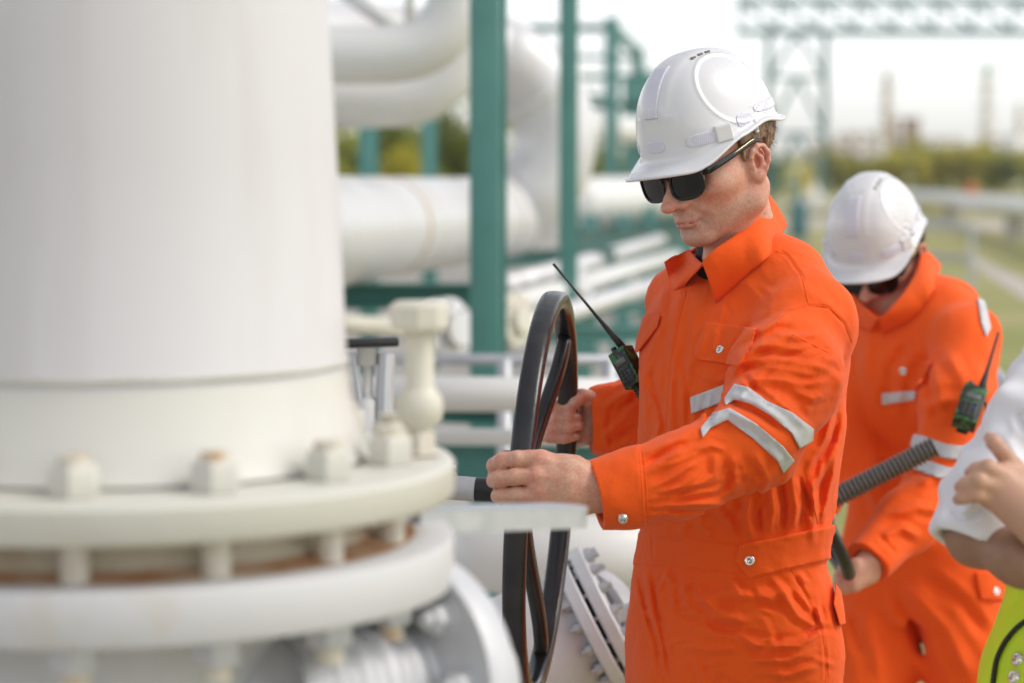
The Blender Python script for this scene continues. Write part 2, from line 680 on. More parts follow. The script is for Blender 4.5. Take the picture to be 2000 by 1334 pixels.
for px, d, lab in ((716, 14.5, 'sunlit green post below the white elbow pipes, nearest the vessel'), (836, 18.3, 'sunlit green post below the white elbow pipes, next to the thick column')):
    p = P(px, 300, d)
    box_column(p[0], p[1], P(px, 235, d)[2], .095, GREEN, lab)


def beam(name, a, b, w, h, m, label, group=None):
    bm = bmesh.new()
    a, b = Vector(a), Vector(b)
    ax = (b - a).normalized()
    up = Vector((0, 0, 1))
    tf = max(.008, h * .12)
    add_bar(bm, a + up * (h / 2), b + up * (h / 2), w, tf, (0, 0, 1))
    add_bar(bm, a - up * (h / 2), b - up * (h / 2), w, tf, (0, 0, 1))
    add_bar(bm, a, b, tf * 1.2, h - tf - .002, (0, 0, 1))
    return tag(obj(name, bm, m), label, 'beam', group)


BG = 'horizontal beams of the pipe rack'
beam('steel_beam', P(985, 55, 27.2), P(1200, 55, 27.2), .08, .075, GREEN, 'topmost level green beam between the two tall columns', BG)
beam('steel_beam', P(1110, 112, 27.2), P(1250, 112, 27.2), .05, .04, GREEN, 'second level green beam from the top, thin', BG)
beam('steel_beam', P(1110, 151, 27.2), P(1262, 151, 27.4), .07, .055, GREEN, 'third level green beam from the top', BG)
beam('steel_beam', P(1130, 206, 30), P(1262, 206, 30), .09, .08, SHADEGREEN, 'lowest shaded green beam of the far rack, above the far pipes', BG)
beam('steel_beam', P(1192, 52, 27), P(1246, 104, 35), .08, .13, GREEN, 'green top beam sloping down to the right against the sky', BG)
beam('steel_beam', P(1110, 175, 30.5), P(1205, 200, 31), .05, .06, GREEN, 'short green brace beam below the third level', BG)
beam('steel_beam', P(560, 578, 9.3), P(925, 578, 9.4), .1, .085, SHADEGREEN, 'shaded dark green beam under the big white pipe', BG)
beam('steel_beam', P(985, 505, 13.5), P(1200, 500, 15.5), .1, .085, SHADEGREEN, 'shaded green beam under the return bend, right of the thick column', BG)
beam('steel_beam', P(1115, 470, 17), P(1330, 462, 26), .1, .12, SHADEGREEN, 'shaded green beam under the far pipe', BG)
beam('steel_beam', P(1120, 455, 20), P(1340, 450, 27), .1, .09, SHADEGREEN, 'shaded green beam carrying the far pipe', BG)
beam('steel_beam', P(1100, 602, 12.5), P(1345, 598, 12.8), .06, .05, GREEN, 'low green beam behind the top of the handwheel', BG)
beam('steel_beam', P(1000, 655, 10.5), P(1300, 652, 10.6), .06, .06, GREEN, 'low green beam behind the middle of the radio aerial', BG)
beam('steel_beam', P(820, 905, 7.0), P(1540, 905, 7.1), .1, .12, GREEN, 'low green beam behind the handwheel', BG)
beam('steel_beam', P(860, 808, 7.3), P(1010, 815, 7.4), .06, .04, SHADEGREEN, 'small dark beam between the two low white pipes', BG)


def pipe(name, pts, r, m, label, group='white pipes of the rack', n=28, bands=(), path=True, cat='pipe'):
    t = thing(name, label, cat, tuple(pts[0][:2]) + (0,), group)
    q = smooth_path(pts, 8) if path else pts
    bm = bmesh.new()
    add_tube(bm, q, r, n)
    obj('pipe_run', bm, m, t, smooth=True)
    for f, bmat, w, k in bands:
        i = int(f * (len(q) - 2))
        c, dv = Vector(q[i]), (Vector(q[i + 1]) - Vector(q[i])).normalized()
        bm = bmesh.new()
        add_tube(bm, [c - dv * w / 2, c + dv * w / 2], r * k, n)
        obj('band', bm, bmat, t, smooth=True)
    return t


# big expansion loop: comes from behind the vessel, turns up and back
a0, a1 = P(470, 468, 7.6), P(905, 431, 11.9)
cx = P(905, 270, 12.0)
R_ = .165 * 12.0 / 12.0 * 2.5
loop = [P(-300, 560, 4.9), P(170, 498, 6.2), a0, P(690, 449, 9.6), P(820, 438, 11.0), a1]
rr = 162 * 12.2 / FP
base = np.array(P(926, 270, 12.2))
for th_ in np.radians([-65, -40, -15, 10, 35, 60, 85]):
    loop.append(base + rr * (math.cos(th_) * np.array([.97, .22, 0]) + math.sin(th_) * np.array([0, 0, 1])))
loop += [P(700, 92, 11.6), P(480, 80, 11.0), P(-400, 60, 9.5)]
pipe('return_bend_pipe', loop, .213, CLAD, 'big white pipe making a return bend behind the two nearest green columns', n=40,
     bands=((.233, TANRUST, .035, 1.012), (.307, WHITE, .05, 1.02), (.385, WHITE, .04, 1.02), (.671, WHITE, .05, 1.015)))
# two parallel elbows at the top left
e1 = [P(-500, 112, 8.6), P(420, 110, 8.6), P(620, 108, 8.6), P(760, 106, 8.6), P(826, 90, 8.6), P(872, 48, 8.6), P(893, -20, 8.6), P(896, -200, 8.6)]
pipe('elbow_pipe', e1, .104, WHITE, 'upper of the two white elbow pipes turning up beside the nearest green column')
e2 = [P(-500, 198, 9.3), P(420, 196, 9.3), P(620, 196, 9.3), P(780, 193, 9.3), P(846, 172, 9.3), P(886, 120, 9.3), P(903, 40, 9.3), P(906, -200, 9.3)]
pipe('elbow_pipe', e2, .106, WHITE, 'lower of the two white elbow pipes turning up beside the nearest green column')
pipe('thin_riser_pipe', [P(800, 60, 10.5), P(800, -200, 10.5)], .022, WHITE, 'thin upright white pipe above the upper elbow pipe', path=False)
pipe('sloping_pipe', [P(655, -30, 10.2), P(770, 52, 9.9)], .036, WHITE, 'thin white pipe sloping down behind the upper elbow pipe', path=False)
pipe('far_pipe', [P(1110, 396, 21), P(1180, 392, 23), P(1330, 384, 27)], .23, WHITE, 'far white pipe seen between the thin green columns', bands=((.3, CLAD, .08, 1.03), (.75, CLAD, .1, 1.03)))
pipe('far_pipe', [P(1130, 250, 30), P(1290, 256, 36)], .19, WHITE, 'white pipe high up between the thin green columns, above the far one', bands=((.4, BEIGE, .5, 1.01),))
pipe('low_pipe', [P(640, 768, 6.3), P(1560, 774, 6.7)], .047, WHITE, 'white level pipe behind the handwheel, under the grey rail', path=False, bands=((.55, WHITE, .05, 1.12),))
pipe('low_pipe', [P(700, 852, 6.5), P(1560, 858, 6.7)], .023, WHITE, 'thinner white level pipe behind the handwheel, below the thicker one', path=False)
pipe('low_pipe', [P(560, 628, 8.6), P(790, 640, 8.9)], .035, CREAM, 'cream pipe behind the black lever, left of the green column', path=False)
pipe('low_pipe', [P(890, 1075, 6.4), P(1540, 1095, 6.8)], .11, WHITE, 'thick white pipe low down behind the handwheel spokes', path=False)
pipe('low_pipe', [P(985, 650, 9.0), P(1330, 540, 16)], .045, CLAD, 'grey clad pipe running away between the two white ones', path=False)
pipe('low_pipe', [P(985, 560, 11), P(1290, 470, 21)], .055, CLAD, 'long grey pipe running away under the far pipe', path=False)
pipe('low_pipe', [P(985, 600, 9.5), P(1320, 500, 19)], .05, WHITE, 'long white pipe running away to the right, lowest of the receding ones', path=False)


def flange_pair(name, c, axis, r, m, label, group=None, t=.03, bolts=8):
    th = thing(name, label, 'pipe flange', tuple(c[:2]) + (0,), group)
    ax = Vector(axis).normalized()
    c = Vector(c)
    for s in (-1, 1):
        bm = bmesh.new()
        add_lathe(bm, [(0, 0), (r, 0), (r, t), (r * .6, t * 1.1), (r * .5, t * 2.4), (0, t * 2.4)], c + ax * s * .006, ax * s, 36)
        obj('flange_ring', bm, m, th, bevel=.003)
    M = frame(ax)
    for i in range(bolts):
        a = 2 * math.pi * i / bolts
        o = c + M @ Vector((r * .8 * math.cos(a), r * .8 * math.sin(a), 0))
        bm = bmesh.new()
        add_cyl(bm, o - ax * t * 1.8, o + ax * t * 1.8, r * .07, 8)
        obj('bolt', bm, m, th)
    return th


flange_pair('blind_flange', P(868, 645, 8.2), (.75, -.6, .1), .11, CLAD, 'pale grey round flange left of the nearest green column', 'round flanges in the pipework', .028)
flange_pair('blind_flange', P(1000, 625, 8.6), (.8, -.5, .1), .10, CREAM, 'cream round flange with a warm sunlit edge, right of the nearest green column', 'round flanges in the pipework', .02)
flange_pair('blind_flange', P(1120, 560, 12), (.9, -.4, .1), .12, CLAD, 'grey round flange behind the radio aerial', 'round flanges in the pipework', .03)

# grey handrail behind the wheel
t = thing('handrail', 'grey galvanised handrail behind the handwheel', 'handrail', tuple(P(950, 700, 6.8)[:2]) + (0,))
bm = bmesh.new()
add_tube(bm, [P(640, 700, 6.8), P(1560, 706, 7.0)], .0165, 14)
obj('top_rail', bm, GALV, t, smooth=True)
for px in (742, 985, 1190):
    bm = bmesh.new()
    b = P(px, 702, 6.8)
    add_tube(bm, [b, (b[0], b[1], .1)], .021, 12)
    obj('post', bm, GALV, t, smooth=True)
t = thing('handrail', 'pale grey sloping handrail right of the stooping man', 'handrail', tuple(P(1950, 740, 5.9)[:2]) + (0,))
bm = bmesh.new()
add_tube(bm, [P(1880, 660, 6.9), P(1945, 735, 6.1), P(2060, 850, 5.3)], .020, 14)
obj('top_rail', bm, GALV, t, smooth=True)
for q in (P(1880, 660, 6.9), P(2060, 850, 5.3)):
    bm = bmesh.new()
    add_tube(bm, [q, (q[0], q[1], .0)], .020, 12)
    obj('post', bm, GALV, t, smooth=True)
# grey cage on the grass
t = thing('metal_rack', 'low grey metal rack on the grass behind the stooping man', 'rack', tuple(P(1840, 480, 24)[:2]) + (0,))
for y, z0 in ((436, 24), (496, 23)):
    bm = bmesh.new()
    add_bar(bm, P(1770, y, z0 + 1), P(1900, y + 6, z0), .035, .035)
    obj('rail', bm, GALV, t)
    bm = bmesh.new()
    add_bar(bm, P(1770, y + 6, z0 + 2), P(1900, y + 12, z0 + 1.2), .035, .035)
    obj('rail', bm, GALV, t)
for px, z0 in ((1772, 25), (1898, 24)):
    bm = bmesh.new()
    q = P(px, 440, z0)
    add_bar(bm, q, (q[0], q[1], 0), .05, .05)
    obj('post', bm, GALV, t)

# ------------------------------------------------------------------ truss bridge and its tower
DB = 88.0
t = thing('pipe_bridge', 'pale green lattice truss bridge crossing the sky at the top right', 'truss bridge', tuple(P(1560, 60, DB)[:2]) + (0,))


def bars(nm, segs, w, m, parent, w2=None):
    for a, b in segs:
        bm = bmesh.new()
        add_bar(bm, a, b, w, w2 or w)
        obj(nm, bm, m, parent)


xs = list(range(1445, 2300, 76))
for dz in (0, 2.2):
    bars('chord', [(P(1440, 62, DB + dz), P(2330, 64, DB + dz)), (P(1440, 2, DB + dz), P(2330, 2, DB + dz))], .24, GANTRY, t)
    bars('upright', [(P(x, 61, DB + dz), P(x, 3, DB + dz)) for x in xs], .11, GANTRY, t)
    bars('diagonal', [(P(x, 3, DB + dz), P(x + 76, 61, DB + dz)) for x in xs[:-1]], .13, GANTRY, t)
bars('cross_beam', [(P(x, 63, DB), P(x, 63, DB + 2.2)) for x in xs[::2]], .12, GANTRY, t)
t = thing('lattice_tower', 'pale green lattice tower standing under the truss bridge', 'tower', tuple(P(1560, 200, DB)[:2]) + (0,))
for d in (DB + .1, DB + 2.1):
    for px in (1502, 1612):
        q = P(px, 66, d)
        bars('leg', [(q, (q[0], q[1], 0))], .20, GANTRY, t)
    bars('strut', [(P(1502, y, d), P(1612, y, d)) for y in (152, 262, 360)], .13, GANTRY, t)
    for y0, y1 in ((66, 152), (152, 262), (262, 360)):
        bars('brace', [(P(1557, y0, d), P(1502, y1, d)), (P(1557, y0, d), P(1612, y1, d))], .13, GANTRY, t)

# ------------------------------------------------------------------ far plant
GS = 'slender stacks of the far plant'


def stack(px, ytop, d, w, m, label, topm=None, dev=True):
    c = P(px, 330, d)
    zt = P(px, ytop, d)[2]
    r = w * d / FP / 2
    t = thing('far_stack', label, 'stack', (c[0], c[1], 0), GS)
    bm = bmesh.new()
    add_lathe(bm, [(r * 1.5, 0), (r * 1.3, zt * .3), (r, zt * .55), (r * .8, zt * .93), (0, zt * .93)], (c[0], c[1], 0), (0, 0, 1), 20)
    obj('shaft', bm, m, t)
    bm = bmesh.new()
    add_lathe(bm, [(r * .82, zt * .93), (r * 1.15, zt * .935), (r * 1.15, zt * .96), (r * .7, zt * .965), (r * .6, zt), (0, zt)], (c[0], c[1], 0), (0, 0, 1), 20)
    obj('cap', bm, topm or m, t)
    for k in (.45, .62, .8):
        bm = bmesh.new()
        add_lathe(bm, [(r * .9, zt * k), (r * 1.9, zt * k), (r * 1.9, zt * k + .25), (r * .9, zt * k + .25)], (c[0], c[1], 0), (0, 0, 1), 20)
        obj('platform', bm, m, t)
    return t


stack(1731, 138, 230, 15, BEIGE, 'slim beige stack rising beyond the trees, right of the lattice tower', BROWN)
stack(1926, 128, 240, 20, WHITEFAR, 'white stack with a green top rising beyond the trees', mat('green_cap', (.05, .3, .12), .5))
stack(1716, 245, 200, 18, WHITEFAR, 'short white column below the slim beige stack')
stack(1990, 200, 260, 9, BROWN, 'thin brown mast at the right edge of the sky')
GP = 'steel process units of the far plant'
for i, (px, w, yt, d, m, lab) in enumerate(((1768, 46, 232, 210, BROWN, 'brown process tower block beyond the trees, right of the slim stack'), (1668, 60, 262, 205, BEIGE, 'beige process block left of the slim stack'),
                                            (1836, 70, 272, 215, BEIGE, 'low beige process block between the two tall stacks'), (1612, 40, 280, 200, BEIGE, 'beige process block behind the lattice tower leg'),
                                            (1960, 60, 270, 225, BROWN, 'brown process block right of the white stack'))):
    c = P(px, 330, d)
    W = w * d / FP
    H = P(px, yt, d)[2]
    t = thing('process_unit', lab, 'process unit', (c[0], c[1], 0), GP)
    nfl = 4
    for k in range(nfl):
        bm = bmesh.new()
        add_box(bm, (c[0], c[1], H * (k + 1) / nfl), (W, W * .7, .25))
        obj('deck', bm, m, t)
    for sx in (-1, 0, 1):
        for sy in (-1, 1):
            bm = bmesh.new()
            add_box(bm, (c[0] + sx * W * .48, c[1] + sy * W * .33, H / 2), (.25, .25, H))
            obj('upright', bm, m, t)
    rng = random.Random(i)
    for k in range(5):
        bm = bmesh.new()
        r = W * rng.uniform(.08, .16)
        z0 = H * rng.choice((0, .25, .5))
        add_lathe(bm, [(0, z0 + .2), (r, z0 + .4), (r, z0 + H * .42), (r * .5, z0 + H * .5), (0, z0 + H * .5)], (c[0] + rng.uniform(-.4, .4) * W, c[1] + rng.uniform(-.2, .2) * W, 0), (0, 0, 1), 16)
        obj('vessel', bm, WHITEFAR if k % 2 else m, t)
for px, d, rpx, yt, lab in ((1722, 150, 17, 292, 'small white domed tank among the trees below the slim stack'), (1975, 160, 24, 262, 'bright white domed tank at the right edge beyond the trees'), (1848, 170, 14, 272, 'white domed tank between the far stacks')):
    c = P(px, 320, d)
    r = rpx * d / FP
    H = P(px, yt, d)[2]
    t = thing('far_tank', lab, 'tank', (c[0], c[1], 0), 'white tanks of the far plant')
    bm = bmesh.new()
    add_lathe(bm, [(r, 0), (r, H * .75), (r * .85, H * .9), (r * .5, H * .98), (0, H)], (c[0], c[1], 0), (0, 0, 1), 28)
    obj('shell', bm, WHITEFAR, t, smooth=True)
    bm = bmesh.new()
    add_lathe(bm, [(r * 1.01, H * .7), (r * 1.06, H * .7), (r * 1.06, H * .76), (r * 1.01, H * .76)], (c[0], c[1], 0), (0, 0, 1), 28)
    obj('walkway', bm, GALV, t)

# low pale pipeline on sleepers across the grass
t = pipe('ground_pipeline', [P(1700, 379, 110), P(1780, 383, 85), P(1900, 396, 60), P(2000, 407, 47), P(2200, 440, 34)], .22, WHITE, 'long pale pipeline on supports crossing the grass on the right', 'pipes across the grass', cat='pipeline')
for px, py, d in ((1985, 412, 48), (1860, 394, 66), (2160, 436, 36)):
    bm = bmesh.new()
    q = P(px, py, d)
    add_box(bm, (q[0], q[1], q[2] / 2 - .05), (.35, .5, q[2] - .1))
    obj('support', bm, CONC, t)
# plant by the lattice tower
for px, d, w, h0, m, lab, nm, cat in ((1560, 46, 34, 345, TEAL, 'small teal pump skid in the grass below the lattice tower', 'pump_skid', 'pump skid'), (1572, 75, 16, 322, YELLOW, 'yellow valve station right of the nearer man, far off', 'valve_station', 'valve station'),
                                      (1590, 70, 46, 350, WHITEFAR, 'pale cabinet in the grass beside the lattice tower', 'equipment_cabinet', 'cabinet'), (1897, 100, 26, 353, REDORANGE, 'orange-red box beyond the pale pipeline', 'equipment_cabinet', 'cabinet')):
    c = P(px, 340, d)
    W = w * d / FP
    H = max(.5, P(px, h0, d)[2])
    t = thing(nm, lab, cat, (c[0], c[1], 0), None)
    bm = bmesh.new()
    add_box(bm, (c[0], c[1], H * .35), (W, W * .6, H * .5))
    obj('housing', bm, m, t, bevel=.02)
    bm = bmesh.new()
    add_lathe(bm, [(W * .2, H * .6), (W * .22, H * .8), (W * .1, H * .85), (W * .1, H), (0, H)], (c[0], c[1], 0), (0, 0, 1), 16)
    obj('head', bm, m, t)
    bm = bmesh.new()
    add_box(bm, (c[0], c[1], .05), (W * 1.2, W * .8, .1))
    obj('plinth', bm, CONC, t)


# ------------------------------------------------------------------ trees
def crown_mesh(seed, n, leaf, mats, squash=1.0):
    r = np.random.RandomState(seed)
    cl = r.normal(size=(26, 3)) * np.array([.36, .36, .34]) + np.array([0, 0, 0])
    cl[:, 2] *= squash
    k = r.randint(0, len(cl), n)
    c = cl[k] + r.normal(size=(n, 3)) * .13
    u = r.normal(size=(n, 3))
    u /= np.linalg.norm(u, axis=1)[:, None]
    w = np.cross(u, r.normal(size=(n, 3)))
    w /= np.linalg.norm(w, axis=1)[:, None]
    s = leaf * r.uniform(.6, 1.3, n)[:, None]
    v = np.stack([c - u * s, c + w * s * .5, c + u * s, c - w * s * .5], 1).reshape(-1, 3)
    me = np_mesh('crown', v, np.arange(4 * n).reshape(-1, 4))
    for m in mats:
        me.materials.append(m)
    g = r.randint(0, len(mats), len(cl))
    me.polygons.foreach_set('material_index', g[k].astype(np.int32)[:len(me.polygons)])
    return me


CROWNS = [crown_mesh(1, 2600, .085, [LEAF_D, LEAF_M, LEAF_D]), crown_mesh(2, 2600, .085, [LEAF_M, LEAF_Y, LEAF_D]), crown_mesh(3, 2200, .09, [LEAF_Y, LEAF_M, LEAF_Y])]


def trunk_mesh(seed):
    r = random.Random(seed)
    bm = bmesh.new()
    add_tube(bm, [(0, 0, -1.0), (.01, 0, -.6), (.02, .01, -.2), (0, 0, .2)], [.055, .045, .035, .015], 10)
    for k in range(6):
        a = r.uniform(0, 6.28)
        z = r.uniform(-.45, .0)
        add_tube(bm, [(.02, 0, z), (.15 * math.cos(a), .15 * math.sin(a), z + .16), (.34 * math.cos(a), .34 * math.sin(a), z + .36)], [.022, .014, .006], 7)
    me = bpy.data.meshes.new('trunk')
    bm.to_mesh(me)
    bm.free()
    me.materials.append(BARK)
    return me


TRUNKS = [trunk_mesh(s) for s in (1, 2)]
_nt = 0


def tree(px, d, wpx, ytop, kind, label, group):
    global _nt
    c = P(px, 330, d)
    H = P(px, ytop, d)[2]
    W = wpx * d / FP
    t = thing('tree', label, 'tree', (c[0], c[1], 0), group)
    for nm, me in (('crown', CROWNS[kind]), ('trunk', TRUNKS[_nt % 2])):
        o = bpy.data.objects.new(nm, me)
        COL.objects.link(o)
        o.parent = t
        o.location = (0, 0, H * .52)
        o.scale = (W, W, H * .52)
        o.rotation_euler = (0, 0, _nt * 1.9 if nm == 'crown' else _nt)
    _nt += 1
    return t


GL_ = 'trees behind the pipe rack'
for px, d, w, yt, k, lab in ((640, 40, 170, 215, 1, 'olive tree at the far left, mostly behind the white vessel'), (760, 42, 130, 190, 0, 'dark green tree seen between the two sunlit green posts'), (790, 38, 36, 238, 2, 'narrow bright yellow-green shrub in front of the dark tree'),
                             (895, 44, 130, 200, 0, 'green tree just left of the nearest green column'), (1160, 60, 60, 270, 0, 'green tree seen between the second and third columns'), (1215, 70, 80, 285, 0, 'dark tree behind the thin far columns')):
    tree(px, d, w, yt, k, lab, GL_)
GR_ = 'trees along the far edge of the grass'
for px, d, w, yt, k, lab in ((1500, 110, 60, 300, 0, 'dark bush behind the neck of the nearer man'), (1640, 120, 70, 290, 1, 'mixed tree right of the lattice tower'), (1700, 125, 70, 306, 1, 'olive tree below the slim beige stack'), (1765, 118, 60, 282, 2, 'yellow-green tree right of the slim stack'),
                             (1810, 122, 70, 272, 1, 'tall olive tree between the slim stack and the white stack'), (1850, 126, 60, 286, 0, 'dark tree left of the white stack'), (1890, 120, 66, 268, 2, 'tall yellow-green tree left of the white stack'),
                             (1935, 124, 64, 276, 1, 'olive tree just under the white stack'), (1970, 118, 60, 300, 0, 'dark tree near the right edge of the picture'), (2010, 122, 70, 278, 2, 'yellow-green tree cut by the right edge of the picture'), (2070, 122, 80, 272, 1, 'olive tree beyond the right edge of the picture'),
                             (1420, 118, 80, 300, 1, 'olive tree behind the nearer hard hat'), (1580, 100, 26, 320, 2, 'small yellow shrub in front of the lattice tower')):
    tree(px, d, w, yt, k, lab, GR_)
print('TIME background', time.time() - T0)

# ------------------------------------------------------------------ warm haze over the whole place
hz = bpy.data.materials.new('haze_air')
hz.use_nodes = True
_n = hz.node_tree
_n.nodes.remove(_n.nodes['Principled BSDF'])
_v = _n.nodes.new('ShaderNodeVolumePrincipled')
_v.inputs['Color'].default_value = (1.0, .96, .87, 1)
_v.inputs['Density'].default_value = .0007
_v.inputs['Anisotropy'].default_value = .3
_n.links.new(_v.outputs[0], _n.nodes['Material Output'].inputs['Volume'])
bm = bmesh.new()
add_box(bm, (0, 140, 10), (320, 300, 22))
tag(obj('haze', bm, hz), kind='stuff')

# ------------------------------------------------------------------ the white vessel in the foreground
VES = mat('vessel_paint', (0.625, 0.61, 0.63), 0.45, col2=(0.50, 0.475, 0.455), scale=5, lo=0.48, hi=0.82, stretch=(1, 1, .12), bump=0.03, bscale=40)
VFL = mat('flange_paint', (0.60, 0.59, 0.535), 0.45, col2=(0.54, 0.48, 0.38), scale=5, lo=0.5, hi=0.8, bump=0.06, bscale=50)
SILV = mat('aluminium_paint', (0.58, 0.585, 0.615), 0.46, metal=0.12, col2=(0.51, 0.515, 0.545), scale=9, lo=0.4, hi=0.7, bump=0.12, bscale=70)
RUST = mat('rusty_gap', (0.56, 0.50, 0.40), 0.8, col2=(0.38, 0.19, 0.08), scale=7, lo=0.5, hi=0.72, stretch=(1, 1, 2.0))
RUSTLIP = mat('rust_line', (0.40, 0.19, 0.08), 0.85, col2=(0.55, 0.42, 0.30), scale=11, lo=0.4, hi=0.65)
RUSTCAP = mat('rusty_paint', (0.62, 0.58, 0.50), 0.6, col2=(0.55, 0.30, 0.12), scale=28, lo=0.55, hi=0.68)
BLACKPAINT = mat('black_wheel_paint', (0.010, 0.010, 0.013), 0.28, col2=(0.024, 0.022, 0.026), scale=16, lo=0.4, hi=0.7, bump=0.35, bscale=45, coat=0.25, rough2=0.42, bdist=0.003)
WORN = mat('black_lever_paint', (0.014, 0.014, 0.02), 0.35, col2=(0.06, 0.03, 0.02), scale=40, lo=0.6, hi=0.7)
THREAD = mat('oiled_stem_steel', (0.20, 0.195, 0.19), 0.40, metal=0.6)

VNECK = mat('neck_paint', (0.64, 0.63, 0.59), 0.45, col2=(0.56, 0.545, 0.49), scale=6, lo=0.45, hi=0.8, stretch=(1, 1, .2))
LOWFL = mat('lower_flange_paint', (0.58, 0.58, 0.595), 0.5, col2=(0.52, 0.43, 0.32), scale=6, lo=0.55, hi=0.75, bump=.05, bscale=40)
VD = 2.40
vx, vy = -.393, float((_C + VD * _F)[1])
RF = .336                        # flange radius


def vz(py):
    """Height of a level on the vessel's axis plane."""
    return P(1000 - .393 / VD * FP, py, VD)[2]


ves = thing('flanged_vessel', 'large white upright vessel pipe with bolted flanges filling the left of the picture', 'vessel', (vx, vy, 0))
zf = P(300, 990, VD - RF)[2]      # top of the upper flange
bm = bmesh.new()
add_lathe(bm, [(.205, vz(-320)), (.2118, vz(0)), (.2195, vz(300)), (.2282, vz(690)), (.2305, vz(702)), (.2275, vz(712)), (.2285, vz(720)), (.229, vz(724)), (0, vz(724))], (vx, vy, 0), (0, 0, 1), 128)
obj('barrel', bm, VES, ves, smooth=False, angle=50)
bm = bmesh.new()
add_lathe(bm, [(.2289, vz(723)), (.232, vz(760)), (.2425, vz(840)), (.248, zf + .012), (.253, zf + .003), (0, zf + .003)], (vx, vy, 0), (0, 0, 1), 128)
obj('weld_neck', bm, VNECK, ves, angle=50)
bm = bmesh.new()
add_lathe(bm, [(.2300, vz(699)), (.2316, vz(702)), (.2318, vz(706)), (.2300, vz(711)), (.2285, vz(713))], (vx, vy, 0), (0, 0, 1), 128)
obj('weld_bead', bm, mat('grimy_weld', (.52, .51, .465), .7, col2=(.60, .59, .56), scale=18, bump=.5, bscale=150), ves, smooth=True)
bm = bmesh.new()
t1 = .0375
add_lathe(bm, [(.15, zf), (RF - .012, zf), (RF - .004, zf - .0015), (RF, zf - .006), (RF, zf - t1 + .005), (RF - .004, zf - t1), (.15, zf - t1)], (vx, vy, 0), (0, 0, 1), 128)
obj('upper_flange', bm, VFL, ves, angle=40)
gap = .040
bm = bmesh.new()
add_lathe(bm, [(.15, zf - t1 - .0005), (.262, zf - t1 - .0005), (.258, zf - t1 - gap * .35), (.25, zf - t1 - gap * .5), (.260, zf - t1 - gap * .7), (.268, zf - t1 - gap + .0005), (.15, zf - t1 - gap + .0005)], (vx, vy, 0), (0, 0, 1), 96)
obj('gasket', bm, RUST, ves, smooth=True)
bm = bmesh.new()
add_lathe(bm, [(.255, zf - t1 - gap + .009), (.272, zf - t1 - gap + .006), (.285, zf - t1 - gap + .0012), (.296, zf - t1 - gap + .0006)], (vx, vy, 0), (0, 0, 1), 96)
obj('rust_ring', bm, RUSTLIP, ves, smooth=True)
z2 = zf - t1 - gap
t2 = .049
bm = bmesh.new()
add_lathe(bm, [(.15, z2), (RF - .004, z2), (RF - .002, z2 - .001), (RF - .001, z2 - .003), (RF - .001, z2 - t2 + .003), (RF - .003, z2 - t2), (.15, z2 - t2)], (vx, vy, 0), (0, 0, 1), 128)
obj('lower_flange', bm, LOWFL, ves, angle=40)
bm = bmesh.new()
add_lathe(bm, [(.235, z2 - t2), (.20, z2 - t2 - .06), (.195, z2 - .2), (.195, .1), (.28, .1), (.28, .05), (0, .05)], (vx, vy, 0), (0, 0, 1), 64)
obj('neck', bm, SILV, ves, angle=40)
NB = 14
for k in range(NB):
    a = -math.pi / 2 + .025 + 2 * math.pi * k / NB
    ox, oy = vx + .280 * math.cos(a), vy + .280 * math.sin(a)
    st = bmesh.new()
    add_cyl(st, (ox, oy, zf + .0365), (ox, oy, z2 - t2 - .046), .0135, 18)
    so = obj('stud', st, RUSTCAP, ves, bevel=.002)
    for zc in (zf + .0145, z2 - t2 - .0145):
        nb = bmesh.new()
        add_lathe(nb, [(0, -.014), (.0225, -.014), (.0235, -.012), (.0235, .009), (.020, .014), (.0125, .014), (0, .014)], (ox, oy, zc), (0, 0, 1), 6)
        obj('nut', nb, VFL if zc > z2 else SILV, so)
# vent fitting with a flanged cap on the flange
fx = P(820, 880, 2.42)
ft = thing('vent_fitting', 'cream vent fitting with a round flanged cap standing on the vessel flange', 'pipe fitting', (fx[0], fx[1], zf))
s_ = 2.42 / FP


def fz(py):
    return P(820, py, 2.42)[2]


bm = bmesh.new()
add_lathe(bm, [(0, fz(586)), (s_ * 48, fz(587)), (s_ * 60, fz(596)), (s_ * 60, fz(636)), (s_ * 52, fz(645)), (0, fz(645))], (fx[0], fx[1], 0), (0, 0, 1), 10)
obj('flange_cap', bm, CREAM, ft, bevel=.002)
bm = bmesh.new()
add_lathe(bm, [(s_ * 30, fz(644)), (s_ * 29, fz(660)), (s_ * 28, fz(752)), (s_ * 34, fz(762)), (s_ * 44, fz(775)), (s_ * 46, fz(795)), (s_ * 42, fz(818)), (s_ * 30, fz(832)), (s_ * 22, fz(842)), (s_ * 22, fz(862))], (fx[0], fx[1], 0), (0, 0, 1), 28)
obj('neck', bm, CREAM, ft, smooth=True)
bm = bmesh.new()
add_lathe(bm, [(0, fz(840)), (s_ * 30, fz(842)), (s_ * 34, fz(852)), (s_ * 34, fz(880)), (s_ * 44, fz(884)), (s_ * 44, zf + .002), (0, zf + .002)], (fx[0], fx[1], 0), (0, 0, 1), 6)
obj('hex_base', bm, RUSTCAP, ft, bevel=.002)
